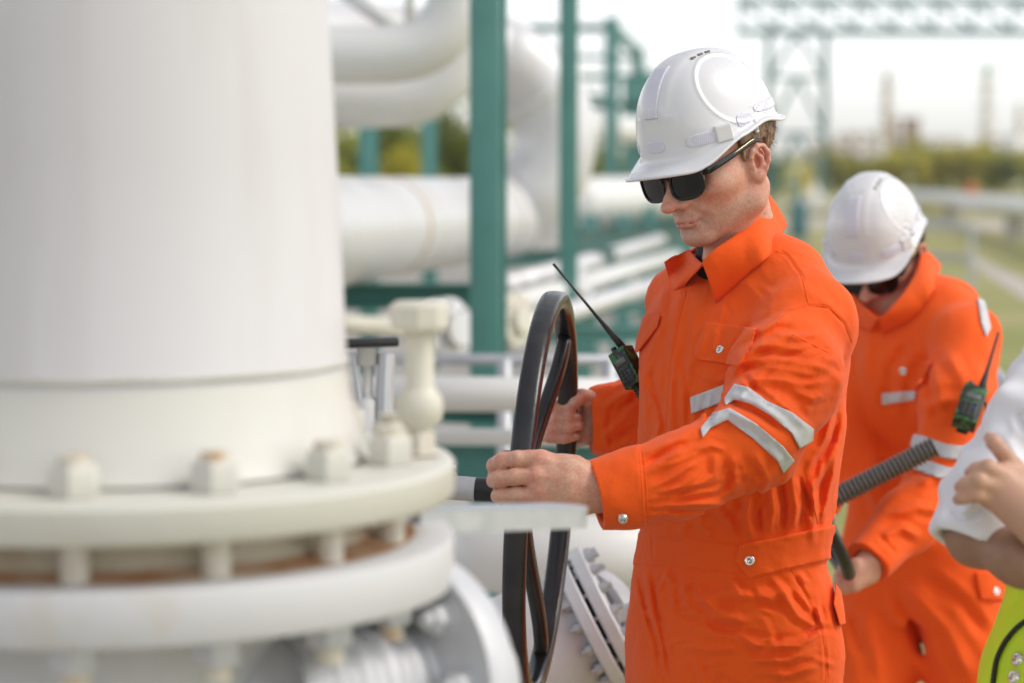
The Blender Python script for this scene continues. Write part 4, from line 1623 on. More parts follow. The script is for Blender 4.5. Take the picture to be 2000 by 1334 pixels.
_nt = SKIN.node_tree
_at = _nt.nodes.new('ShaderNodeAttribute')
_at.attribute_name = 'tone'
_sp = _nt.nodes.new('ShaderNodeSeparateColor')
_nt.links.new(_at.outputs['Color'], _sp.inputs[0])
_prev = [l.from_socket for l in _nt.links if l.to_socket == _nt.nodes['Principled BSDF'].inputs['Base Color']][0]
for _i, _c in ((2, (.68, .245, .19)), (1, (.34, .22, .17)), (0, (.54, .215, .185))):
    _mx = _nt.nodes.new('ShaderNodeMix')
    _mx.data_type = 'RGBA'
    _mx.inputs['B'].default_value = (*_c, 1)
    _ins = [k for k in _mx.inputs if k.type == 'RGBA']
    _ins[1].default_value = (*_c, 1)
    _nt.links.new(_sp.outputs[_i], _mx.inputs[0])
    _nt.links.new(_prev, _ins[0])
    _prev = [k for k in _mx.outputs if k.type == 'RGBA'][0]
_nt.links.new(_prev, _nt.nodes['Principled BSDF'].inputs['Base Color'])


def blob(q, c, r):
    return np.exp(-(((q - np.array(c)) / np.array(r)) ** 2).sum(1))


def skin_tones(o, M, O, s, spots=(), beard=.5):
    """Lips, shaved beard, flushed places: natural colours of the skin, stored per vertex."""
    me = o.data
    v = np.empty(len(me.vertices) * 3, np.float32)
    me.vertices.foreach_get('co', v)
    v = v.reshape(-1, 3).astype(np.float64)
    q = (v - O) @ M.T / s
    z = np.where(q[:, 2] < -.025, -.025 + (q[:, 2] + .025) * 1.21, q[:, 2])
    q = np.stack([q[:, 0], q[:, 1], z], 1)
    near = (np.abs(q).max(1) < .16)
    y = np.abs(q[:, 1])
    mid = -.0706 - .002 * (y / .026) ** 2
    up = .0075 * (1 - (y / .026) ** 2)
    lo = .0105 * (1 - (y / .024) ** 2)
    dz = z - mid
    lip = np.clip(np.minimum(up - dz, dz + lo) / .0022, 0, 1) * (q[:, 0] > .08) * (y < .026) * near
    n = waves(91, 14, .012, .35)(q.astype(np.float32))
    n2 = waves(92, 20, .0035, .5)(q.astype(np.float32))
    bd = np.clip((-.045 - z) / .02, 0, 1) * np.clip((q[:, 0] + .005) / .03, 0, 1) * np.clip((z + .135) / .02, 0, 1)
    bd = np.maximum(bd * .8, blob(q, (.095, 0, -.056), (.02, .024, .008)) * .9) * near * (1 - lip)
    bd = bd * beard * np.clip(.8 + .4 * n + .5 * n2, 0, 1.4)
    red = .55 * blob(q, (.085, .04, -.03), (.03, .022, .02)) + .55 * blob(q, (.085, -.04, -.03), (.03, .022, .02)) + .8 * blob(q, (.122, 0, -.034), (.014, .02, .014))
    red += .75 * (blob(q, (-.016, .078, .0), (.02, .012, .04)) + blob(q, (-.016, -.078, .0), (.02, .012, .04)))
    red = red * near * np.clip(.9 + .7 * n, 0, 1.5)
    rs = np.random.RandomState(5)
    for _ in range(16):      # small blemishes
        c = np.array([rs.uniform(.02, .085), rs.choice((-1, 1)) * .056, rs.uniform(-.085, -.02)])
        red = red + near * .7 * np.exp(-((q[:, [0, 2]] - c[[0, 2]]) ** 2).sum(1) / .0018 ** 2) * (np.sign(q[:, 1]) == np.sign(c[1]))
    for c, r in spots:
        red = red + .55 * np.exp(-((v - c) ** 2).sum(1) / r ** 2)
    col = np.stack([lip * .75, np.clip(bd, 0, 1), np.clip(red, 0, 1), np.ones(len(q))], 1).astype(np.float32)
    a = me.color_attributes.new('tone', 'FLOAT_COLOR', 'POINT')
    a.data.foreach_set('color', col.ravel())

_nz = _nt.nodes.new('ShaderNodeTexNoise')       # pores and freckling finer than the mesh
_nz.inputs['Scale'].default_value = 260
_nz.inputs['Detail'].default_value = 4
_co = [k for k in _nt.nodes if k.bl_idname == 'ShaderNodeTexCoord'][0]
_nt.links.new(_co.outputs['Object'], _nz.inputs['Vector'])
_cr = _nt.nodes.new('ShaderNodeValToRGB')
_cr.color_ramp.elements[0].position, _cr.color_ramp.elements[1].position = .38, .6
_cr.color_ramp.elements[0].color = (.91, .875, .86, 1)
_cr.color_ramp.elements[1].color = (1.03, 1.03, 1.03, 1)
_nt.links.new(_nz.outputs['Fac'], _cr.inputs[0])
_mx = _nt.nodes.new('ShaderNodeMix')
_mx.data_type = 'RGBA'
_mx.blend_type = 'MULTIPLY'
_mx.inputs[0].default_value = 1
_ins = [k for k in _mx.inputs if k.type == 'RGBA']
_nt.links.new(_prev, _ins[0])
_nt.links.new(_cr.outputs[0], _ins[1])
_nt.links.new([k for k in _mx.outputs if k.type == 'RGBA'][0], _nt.nodes['Principled BSDF'].inputs['Base Color'])


def add_strands(o, M, O, s, n, length, seed=3):
    """Short single hairs standing on a hair cap, joined to its mesh."""
    me = o.data
    nv = len(me.vertices)
    v = np.empty(nv * 3, np.float32)
    me.vertices.foreach_get('co', v)
    v = v.reshape(-1, 3)
    nr = np.empty(nv * 3, np.float32)
    me.vertices.foreach_get('normal', nr)
    nr = nr.reshape(-1, 3)
    q = ((v - O) @ M.T / s)
    r = np.random.RandomState(seed)
    ok = np.flatnonzero(nr @ (v.mean(0) - O - 0).astype(np.float32) > -9)
    k = r.choice(ok, n)
    down = np.array([-.55, 0, -.85]) @ M
    d = down[None] + r.normal(size=(n, 3)) * .22
    nn = nr[k]
    d = d - nn * (d * nn).sum(1)[:, None] * .85
    d /= np.linalg.norm(d, axis=1)[:, None]
    L = (length * r.uniform(.5, 1.15, n))[:, None]
    w = np.cross(d, nn)
    w = w / np.maximum(np.linalg.norm(w, axis=1), 1e-6)[:, None] * .00032
    b = v[k] - nn * .0006
    t = b + d * L + nn * L * .16
    sv = np.stack([b - w, b + w, t + w * .3, t - w * .3], 1).reshape(-1, 3)
    f0 = np.array([p.vertices[:] for p in me.polygons], np.int32)
    f1 = np.arange(4 * n, dtype=np.int32).reshape(-1, 4) + nv
    nm = np_mesh('hair', np.concatenate([v, sv]), np.concatenate([f0, f1]))
    nm.materials.append(me.materials[0])
    nm.polygons.foreach_set('use_smooth', np.ones(len(nm.polygons), dtype=bool))
    o.data = nm
    bpy.data.meshes.remove(me)

# ------------------------------------------------------------------ shared pieces of the workers
def CP(px, py, d, r):
    return P(px, py, d), r * d / FP


def chain_px(F, pts, k=.01, k0=None, op='u'):
    q = [CP(*p) for p in pts]
    F.chain([a for a, _ in q], [b for _, b in q], k, k0, op)


def loft_field(rows, yaw, k=0.0):
    """Trunk of a garment: rows of (py, x_left, x_right, depth, ratio) become stacked ovals turned by yaw."""
    rows = sorted(rows)
    s, c = math.sin(math.radians(yaw)), math.cos(math.radians(yaw))
    Z, CX, CY, A, Bf = [], [], [], [], []
    for py, xl, xr, d, ratio in rows[::-1]:
        p = P((xl + xr) / 2, py, d)
        W = (xr - xl) / 2 * d / FP
        b = W / (s ** 1.769 + (ratio * c) ** 1.769) ** (1 / 1.769) * .985
        Z.append(p[2])
        CX.append(p[0])
        CY.append(p[1])
        A.append(b * ratio)
        Bf.append(b)
    Z, CX, CY, A, Bf = map(np.array, (Z, CX, CY, A, Bf))
    f = np.array([-s, -c], np.float32)
    l = np.array([c, -s], np.float32)
    # smooth resampling
    zz = np.linspace(Z[0], Z[-1], 60)

    def res(v):
        w = np.interp(zz, Z, v)
        for _ in range(5):
            w[1:-1] = (w[:-2] + 2 * w[1:-1] + w[2:]) / 4
        return w
    CX, CY, A, Bf = map(res, (CX, CY, A, Bf))

    def fn(p):
        z = p[:, 2]
        cx, cy, a, b = (np.interp(z, zz, v).astype(np.float32) for v in (CX, CY, A, Bf))
        dx, dy = p[:, 0] - cx, p[:, 1] - cy
        u = dx * f[0] + dy * f[1]
        v = dx * l[0] + dy * l[1]
        e = 2.3
        n = ((np.abs(u) / b) ** e + (np.abs(v) / a) ** e) ** (1 / e)
        d2 = (n - 1) * np.minimum(a, b) * 1.05
        dz = np.maximum(z - zz[-1], zz[0] - z)
        return np.where(dz > 0, np.sqrt(np.maximum(d2, 0) ** 2 + np.maximum(dz, 0) ** 2) + np.minimum(d2, 0) * 0, np.maximum(d2, dz)).astype(np.float32)
    c0 = np.array([CX.mean(), CY.mean(), (zz[0] + zz[-1]) / 2])
    return fn, c0, float((zz[-1] - zz[0]) / 2 + .25)


FOLD_GAIN = 1.75


def folds_px(F, folds, dmid, drange, c, r):
    """Creases traced on the cloth: (points, amplitude in mm (+ ridge, - groove), width in px, profile)."""
    fl = [(np.array(p, np.float32), a * .001 * (FOLD_GAIN if w > 4 else 1), w * (.85 if w > 4 else 1)) for p, a, w in folds]

    def fn(p):
        x, y, d = proj(p)
        m = np.clip((dmid + drange - d) / .03, 0, 1)
        out = np.zeros(len(p), np.float32)
        lo = np.array([x.min(), y.min()])
        hi = np.array([x.max(), y.max()])
        xy = np.stack([x, y], 1).astype(np.float32)
        for q, a, w in fl:
            if (q.min(0) - 4 * w > hi).any() or (q.max(0) + 4 * w < lo).any():
                continue
            best = np.full(len(p), 1e9, np.float32)
            tt = np.zeros(len(p), np.float32)
            n = len(q) - 1
            for i in range(n):
                ab = q[i + 1] - q[i]
                t = np.clip((xy - q[i]) @ ab / max(float(ab @ ab), 1e-6), 0, 1)
                e = ln(xy - q[i] - t[:, None] * ab)
                mm = e < best
                best[mm] = e[mm]
                tt[mm] = (i + t[mm]) / n
            taper = np.clip(np.minimum(tt, 1 - tt) * 5, 0.12, 1)
            g = best / w
            # ridge with a shallow trough beside it, as cloth does
            prof = np.exp(-np.power(g, np.float32(1.35))) - .40 * np.exp(-((g - 2.0) / .9) ** 2)
            out -= (a * taper * prof).astype(np.float32)
        return out * m.astype(np.float32)
    return F.disp(fn, c, r)


def emboss_px(F, items, dmid, drange, c, r):
    """Second layers of the same cloth: outlines that stand t mm proud of the garment."""
    def fn(p):
        x, y, d = proj(p)
        m = np.clip((dmid + drange - d) / .02, 0, 1).astype(np.float32)
        out = np.zeros(len(p), np.float32)
        for poly, t in items:
            q = np.array(poly)
            if (q.min(0) - 6 > (x.max(), y.max())).any() or (q.max(0) + 6 < (x.min(), y.min())).any():
                continue
            out -= (t * .001) / (1 + np.exp(np.clip(in_poly(x, y, poly) / 1.1, -30, 30)))
        return out.astype(np.float32) * m
    return F.disp(fn, c, r)


def px_patch(F, poly, t, dmax, inset=1.2, round_=0.0):
    """A piece of cloth lying on the garment F inside a traced outline, t thick."""
    def fn(p):
        x, y, d = proj(p)
        c = in_poly(x, y, poly) * d / FP
        b = F(p)
        v = np.maximum(np.maximum(b - t, -(b + .0012)), c.astype(np.float32))
        return np.maximum(v, (d - dmax)).astype(np.float32)
    return fn


def patch(name, F, poly, t, dmid, m, parent, h=.002, ext=.16):
    poly = np.array(poly, float)
    a = np.array([P(x, y, dd) for x, y in poly for dd in (dmid - ext, dmid + ext)])
    return solid(name, px_patch(F, poly, t, dmid + ext), a.min(0) - .01, a.max(0) + .01, h, m, parent, slack=2.2)


def snap_at(F, px, py, parent, r=.0062, lift=.0, d0=2.4, d1=5.5, name='snap_button', m=None):
    p, n = march(F, px, py, d0, d1)
    if p is None:
        return None
    n = Vector(n)
    p = Vector(p) + n * lift
    bm = bmesh.new()
    add_lathe(bm, [(0, .0034), (r * .35, .0036), (r * .6, .0028), (r * .68, .0034), (r * .92, .0028), (r, .0012), (r, -.002), (0, -.002)], p, n, 24)
    return obj(name, bm, m or SNAP, parent, smooth=True)


# ------------------------------------------------------------------ the worker at the handwheel
HEAD_M = rot_head(50, 18, 5)
HEAD_O = np.array([.3147, 3.70, 1.626])
HEAD_S = 1.035
w1 = thing('person', 'man in orange coverall, white hard hat and sunglasses turning the black handwheel with both hands', 'person', (0.345, 3.75, 0), 'workers in orange coveralls')
HW = Local(HEAD, HEAD_M, HEAD_O, HEAD_S)

# ---- body: head, neck, core and hands as one continuous surface
B1 = Field()
B1.add(HW, HEAD_O, .17, 0)
neck_a, neck_b = HW.to_world((-.010, 0, -.045)), P(1452, 492, 3.79)
B1.cap(neck_a, neck_b, .051, .058, .025)
B1.cap(HW.to_world((-.014, .050, -.05)), P(1408, 505, 3.68), .013, .011, .02)
B1.cap(HW.to_world((.025, .012, -.085)), P(1400, 505, 3.70), .022, .022, .025)
# core inside the clothes
B1.cap(neck_b, P(1432, 1150, 3.76), .06, .07, .03)
sh_l, sh_r = CP(1578, 620, 3.62, 52), CP(1345, 585, 3.90, 46)
B1.cap(P(1450, 540, 3.78), sh_l[0], .05, .045, .03)
B1.cap(P(1450, 540, 3.78), sh_r[0], .05, .045, .03)
elb_l, elb_r = P(1478, 862, 3.46), P(1340, 830, 4.06)
wr_l, wr_r = P(1180, 952, 3.405), P(1168, 822, 4.055)
B1.chain([sh_l[0], elb_l, P(1280, 932, 3.415), wr_l], [.045, .036, .034, .027], .02)
B1.chain([sh_r[0], elb_r, P(1235, 825, 4.06), wr_r], [.045, .036, .034, .027], .02)
for sx, dx in ((1, .0), (-1, .0)):
    hip = P(1432, 1230, 3.76) + np.array([.064 * sx, -.077 * sx, 0])
    ank = np.array([hip[0] + .01 * sx, hip[1] - .02 * sx, .10])
    knee = (hip + ank) / 2 + np.array([-.02, -.015, 0])
    B1.chain([hip, knee, ank, ank + np.array([-.09, -.075, -.055])], [.055, .045, .036, .03], .02)

# left hand, over the near side of the rim: back of the hand to us, fingers closing behind the rim
LH = Field()
mcp = [(1055, 896, 3.393, 18.5), (1046, 930, 3.388, 19), (1050, 963, 3.392, 18), (1064, 990, 3.400, 16)]
wrist = [(1176, 932, 3.405, 24), (1176, 946, 3.402, 26), (1178, 962, 3.403, 25), (1180, 975, 3.408, 22)]
for a, b in zip(wrist, mcp):
    mid = tuple((u + v) / 2 for u, v in zip(a, b))
    mid = (mid[0], mid[1] + 2, mid[2] - .002, mid[3] * .98)
    chain_px(LH, [a, mid, b], .022, .022)
fing = [
    [mcp[0], (1012, 896, 3.392, 15.8), (982, 901, 3.402, 16.4), (973, 908, 3.438, 14.5), (990, 912, 3.472, 13.5), (1022, 914, 3.482, 12)],
    [mcp[1], (1005, 931, 3.388, 16.0), (976, 935, 3.398, 16.8), (966, 938, 3.436, 15), (984, 940, 3.474, 14), (1020, 941, 3.484, 12)],
    [mcp[2], (1012, 966, 3.392, 15.2), (984, 968, 3.402, 15.6), (974, 968, 3.438, 14.5), (990, 969, 3.474, 13.5), (1022, 970, 3.483, 12)],
    [mcp[3], (1030, 992, 3.402, 14.5), (1004, 994, 3.412, 14.5), (994, 995, 3.442, 12.5), (1006, 995, 3.470, 12), (1030, 996, 3.478, 10.5)]]
HANDL = Field()
HANDL.add(LH, P(1110, 940, 3.40), .075, 0)
for fg in fing:
    g = Field()
    chain_px(g, fg, .004)
    q = np.array([P(*x[:3]) for x in fg])
    HANDL.add(g, q.mean(0), .07, .002)
# thumb goes under the rim from behind and shows its tip past the index finger
g = Field()
chain_px(g, [(1130, 935, 3.425, 24), (1075, 905, 3.470, 19), (1020, 893, 3.487, 16), (985, 895, 3.470, 14.5), (962, 909, 3.440, 11)], .006)
HANDL.add(g, P(1050, 905, 3.46), .12, .012)
# knuckles, tendons
for a, amp in ((mcp[0], .0034), (mcp[1], .0036), (mcp[2], .003)):
    c = P(a[0] + 2, a[1] - 1, a[2] - a[3] * a[2] / FP * .85)
    HANDL.disp(lambda p, c=c.astype(np.float32), amp=amp: (-amp * np.exp(-((p - c) ** 2).sum(1) / .010 ** 2)).astype(np.float32), c, .03)
for a, b in zip(wrist[:3], mcp[:3]):
    A, Bp = P(a[0], a[1], a[2] - .018), P(b[0] + 10, b[1], b[2] - .014)
    HANDL.disp(lambda p, A=A, Bp=Bp: (-.0011 * np.exp(-(polyline_dist(p, [A, Bp])[0] / .0032) ** 2)).astype(np.float32), (A + Bp) / 2, .09)
for y in (913, 948, 977):   # clefts between the fingers
    pass
HANDL.disp(waves(3, 10, .018, .00035), P(1080, 940, 3.41), .14)
B1.add(HANDL, P(1080, 940, 3.42), .13, .012)

# right hand, round the far side of the rim: finger ends and thumb towards us
HANDR = Field()
g = Field()
for a, b in zip([(1168, 803, 4.06, 22), (1168, 815, 4.062, 24), (1166, 828, 4.064, 24), (1164, 838, 4.064, 22)],
                [(1092, 792, 4.105, 16), (1086, 812, 4.105, 17), (1082, 833, 4.105, 16), (1078, 850, 4.105, 15)]):
    chain_px(g, [a, tuple((u + v) / 2 + e for u, v, e in zip(a, b, (4, 0, .012, 3))), b], .02, .02)
chain_px(g, [(1150, 800, 4.045, 20), (1146, 835, 4.05, 24), (1140, 850, 4.055, 18)], .015)
HANDR.add(g, P(1125, 820, 4.08), .09, 0)
for fg in ([(1092, 792, 4.105, 13), (1068, 789, 4.088, 12.5), (1066, 788, 4.040, 12), (1082, 793, 4.014, 11.5), (1106, 800, 4.010, 9.5)],
           [(1086, 812, 4.105, 13), (1062, 813, 4.088, 12.5), (1062, 814, 4.036, 12.2), (1086, 816, 4.010, 11.5), (1110, 816, 4.006, 11), (1128, 815, 4.012, 9.2)],
           [(1082, 833, 4.105, 13), (1056, 834, 4.088, 12.5), (1054, 834, 4.036, 12.2), (1080, 837, 4.008, 11.5), (1110, 836, 4.003, 10.8), (1132, 832, 4.010, 9.2)],
           [(1078, 850, 4.105, 12), (1050, 850, 4.088, 11.5), (1047, 850, 4.038, 11.2), (1072, 855, 4.010, 10.6), (1102, 857, 4.006, 10), (1126, 852, 4.012, 8.4)]):
    f = Field()
    chain_px(f, fg, .003)
    q = np.array([P(*x[:3]) for x in fg])
    HANDR.add(f, q.mean(0), .08, .0035)
f = Field()
chain_px(f, [(1158, 806, 4.045, 21), (1150, 780, 4.022, 17), (1136, 774, 4.010, 14.5), (1124, 783, 4.004, 13.2), (1116, 793, 4.006, 11)], .005)
HANDR.add(f, P(1136, 785, 4.01), .07, .010)
HANDR.disp(waves(4, 10, .016, .0003), P(1100, 820, 4.05), .14)
B1.add(HANDR, P(1105, 820, 4.06), .13, .012)
_b1 = solid('body', B1, (-.10, 3.30, .0), (.72, 4.25, 1.80), .0019, SKIN, w1, slack=1.6)
_sp_ = [(P(a[0], a[1], a[2] - .012), .012) for a in mcp] + [(P(*k[2][:3]), .010) for k in fing[:3]] + [(P(1138, 772, 4.0), .012), (P(1116, 792, 4.0), .010), (P(1080, 816, 4.0), .010), (P(1076, 838, 4.0), .010), (P(1072, 855, 4.0), .009), (P(1128, 832, 4.0), .010)]
skin_tones(_b1, HEAD_M, HEAD_O, HEAD_S, _sp_)

# nails
def nail(px, py, d, rx, ry, ang, parent):
    n = Field()
    c = P(px, py, d)
    a = math.radians(ang)
    Mn = np.array([[math.cos(a), 0, math.sin(a)], [0, 1, 0], [-math.sin(a), 0, math.cos(a)]])
    n.ell(c, (rx * d / FP, .0022, ry * d / FP), 0, M=Mn)
    solid('fingernail', n, c - .015, c + .015, .0008, NAIL, parent)


NAIL = mat('nail', (0.62, 0.36, 0.29), 0.25, coat=.2)
for px, py, rx, ry, ang in ((1121, 787, 6.5, 5.5, 25), (1127, 813, 6, 4.5, 5), (1130, 830, 6, 4.5, 8), (1124, 851, 5.5, 4.2, 10)):
    p, n = march(B1, px, py, 3.9, 4.2)
    if p is not None:
        nail(px, py, float((p - _C) @ _F) + .0006, rx, ry, ang, w1)

# lips get their own tone; eyebrows are hidden by the hat
# ---- coverall
YAW1 = 50
fn, c0, r0 = loft_field([
    (520, 1350, 1545, 3.79, 1.5), (560, 1290, 1625, 3.78, 1.5), (620, 1262, 1648, 3.765, 1.45), (700, 1249, 1656, 3.755, 1.38), (800, 1246, 1648, 3.75, 1.32),
    (900, 1245, 1640, 3.75, 1.3), (980, 1244, 1630, 3.75, 1.3), (1000, 1243, 1628, 3.75, 1.3), (1038, 1250, 1608, 3.75, 1.3), (1070, 1250, 1604, 3.75, 1.3), (1110, 1240, 1614, 3.75, 1.3), (1150, 1229, 1630, 3.75, 1.3),
    (1200, 1227, 1635, 3.75, 1.3), (1290, 1228, 1634, 3.75, 1.3), (1334, 1229, 1632, 3.75, 1.3), (1450, 1232, 1628, 3.75, 1.3)], YAW1)
TR = Field()
TR.add(fn, c0, r0, 0)
chain_px(TR, [(1462, 502, 3.79, 54), (1515, 548, 3.72, 78), (1580, 618, 3.63, 92)], .05)
chain_px(TR, [(1425, 525, 3.80, 46), (1375, 560, 3.86, 56), (1338, 590, 3.90, 70)], .05)
for sx in (1, -1):
    hip = P(1430, 1270, 3.75) + np.array([.068 * sx, -.081 * sx, 0])
    ank = np.array([hip[0] + .015 * sx, hip[1] - .03 * sx, .09])
    TR.chain([hip, (hip + ank) / 2 + np.array([-.02, -.015, 0]), ank], [.088, .085, .078], .03)
_w = waves(11, 14, .07, .0009, (1, 1, .8))
_wf = waves(12, 18, .022, .00022)
TR.disp(lambda p: _w(p) + _wf(p), c0 - np.array([0, 0, .3]), 1.2)
folds_px(TR, [
    # gathers rising from the belt
    ([(1470, 1058), (1458, 1010), (1466, 965)], 5, 11), ([(1440, 1050), (1420, 1015), (1395, 990)], 4, 10), ([(1500, 1046), (1512, 1000), (1505, 950), (1512, 905)], 5, 11),
    ([(1540, 1040), (1555, 990), (1545, 930), (1552, 890)], 5, 12), ([(1578, 1034), (1590, 985), (1585, 930)], 4.5, 10), ([(1600, 1028), (1612, 985), (1626, 930), (1636, 860)], 4, 9),
    ([(1388, 1052), (1375, 1025)], 3, 9), ([(1330, 1042), (1340, 1020)], 3, 9),
    ([(1556, 925), (1580, 980), (1588, 1025)], -3, 5), ([(1520, 925), (1530, 985), (1528, 1040)], -3.5, 6), ([(1480, 990), (1486, 1040)], -3, 5),
    # chest: long soft folds from collar to pocket
    ([(1500, 600), (1440, 640), (1420, 690)], 2.5, 14), ([(1400, 620), (1345, 720), (1335, 820)], 2.2, 12), ([(1335, 540), (1316, 640), (1312, 760), (1316, 900)], 2.6, 9),
    ([(1350, 560), (1338, 680), (1342, 800), (1348, 860)], -1.6, 6), ([(1296, 560), (1285, 620)], 2.5, 12), ([(1300, 780), (1312, 840), (1330, 880)], 2, 8), ([(1282, 820), (1290, 900), (1284, 960)], 2, 10),
    ([(1440, 540), (1500, 590), (1560, 600)], 2.4, 14), ([(1380, 760), (1372, 800), (1356, 850)], -2, 6), ([(1400, 860), (1380, 880), (1340, 890)], 3, 12),
    ([(1262, 690), (1258, 760), (1262, 840)], 2, 9),
    # back, behind the arm
    ([(1652, 700), (1632, 800), (1600, 880)], 4, 10), ([(1640, 780), (1625, 860), (1580, 930)], -4, 7), ([(1632, 880), (1600, 930), (1572, 960)], 3, 8),
    # hips and thigh
    ([(1555, 1150), (1500, 1165), (1420, 1160), (1350, 1180)], 4, 12), ([(1350, 1150), (1400, 1195), (1460, 1215)], 5, 12), ([(1330, 1200), (1400, 1225), (1470, 1232)], -4, 9),
    ([(1600, 1240), (1560, 1262), (1480, 1262), (1440, 1240)], 5, 10), ([(1600, 1262), (1540, 1290), (1460, 1290)], 4, 10), ([(1596, 1225), (1560, 1205), (1520, 1150)], 3.5, 9), ([(1440, 1150), (1428, 1130)], 3, 8),
    ([(1600, 1225), (1570, 1245)], -4, 6), ([(1530, 1245), (1470, 1275)], -3, 7), ([(1272, 1105), (1282, 1190), (1300, 1270), (1312, 1334)], -2.6, 5), ([(1244, 1110), (1262, 1190), (1284, 1260), (1290, 1334)], -2.4, 5),
    ([(1260, 1110), (1272, 1180), (1292, 1250)], 2.4, 8), ([(1330, 1115), (1342, 1180), (1400, 1240)], 3, 9), ([(1500, 1120), (1535, 1160), (1550, 1190)], 3, 8), ([(1395, 1290), (1398, 1334)], 2, 12), ([(1520, 1300), (1525, 1334)], 2, 14),
    ([(1545, 1112), (1575, 1165), (1600, 1222), (1608, 1246)], -2.6, 3), ([(1608, 1246), (1612, 1290), (1614, 1334)], -2.2, 3), ([(1596, 1180), (1604, 1222)], 4, 5),
    ([(1560, 560), (1600, 580), (1640, 620)], 2.4, 10), ([(1470, 560), (1520, 600), (1545, 640)], -2.4, 8), ([(1400, 640), (1390, 690)], 2.2, 7), ([(1370, 730), (1400, 745), (1430, 735)], 2.4, 7), ([(1310, 700), (1330, 740), (1332, 800)], 2.2, 7),
    ([(1270, 720), (1290, 800), (1300, 840)], -2.2, 6), ([(1330, 880), (1300, 930), (1268, 950)], 2.6, 9), ([(1280, 980), (1330, 1000), (1400, 1000)], 2.6, 8), ([(1255, 900), (1262, 960), (1256, 1020)], 2.2, 8), ([(1320, 930), (1350, 905), (1390, 895)], -2.4, 7),
    ([(1290, 1120), (1330, 1150), (1360, 1160)], 2.6, 7), ([(1460, 1140), (1480, 1175), (1520, 1190)], -3, 7), ([(1400, 1120), (1440, 1150), (1455, 1190)], 2.4, 8), ([(1560, 1120), (1575, 1140)], 2.5, 6), ([(1330, 1260), (1380, 1270), (1450, 1265)], 2.6, 9), ([(1470, 1310), (1540, 1318), (1600, 1300)], 2.6, 8),
    # seams of yoke and placket
    ([(1518, 486), (1540, 502), (1566, 540), (1580, 598)], -1.8, 2.6), ([(1348, 560), (1322, 640), (1306, 760), (1300, 900), (1298, 1030)], -1.6, 2.6),
    ([(1364, 704), (1348, 770), (1350, 832), (1362, 850)], -1.2, 2.4), ([(1274, 1040), (1276, 1104)], -1.6, 2.4), ([(1568, 920), (1596, 1020)], -1.4, 2.4)],
    3.70, .12, c0, .9)

emboss_px(TR, [([(1352, 520), (1394, 540), (1374, 600), (1352, 700), (1340, 800), (1332, 920), (1330, 1040), (1298, 1040), (1300, 920), (1306, 760), (1322, 640), (1346, 560)], 1.8),
               ([(1366, 700), (1446, 712), (1440, 850), (1362, 850), (1348, 825), (1347, 770)], 1.4)], 3.70, .12, c0, .9)
emboss_px(TR, [([(1180, 1036), (1275, 1041), (1455, 1064), (1690, 1014), (1700, 1080), (1462, 1130), (1275, 1105), (1180, 1098)], 2.4)], 3.75, .6, c0, .9)
def crumple(seed, n, poly, ang, spread, lmin, lmax, amp, w):
    """Random small creases inside an outline, lying roughly along one direction."""
    r = random.Random(seed)
    q = np.array(poly, float)
    out = []
    while len(out) < n:
        x, y = r.uniform(q[:, 0].min(), q[:, 0].max()), r.uniform(q[:, 1].min(), q[:, 1].max())
        if in_poly(np.array([x], np.float32), np.array([y], np.float32), poly)[0] > 0:
            continue
        a = math.radians(ang + r.gauss(0, spread))
        L = r.uniform(lmin, lmax)
        b = r.uniform(-.35, .35)
        pts = [(x + L * t * math.cos(a + b * t), y - L * t * math.sin(a + b * t)) for t in (-.5, 0, .5)]
        out.append((pts, r.choice((1, 1, -1)) * r.uniform(.5, 1) * amp, w * r.uniform(.8, 1.3)))
    return out


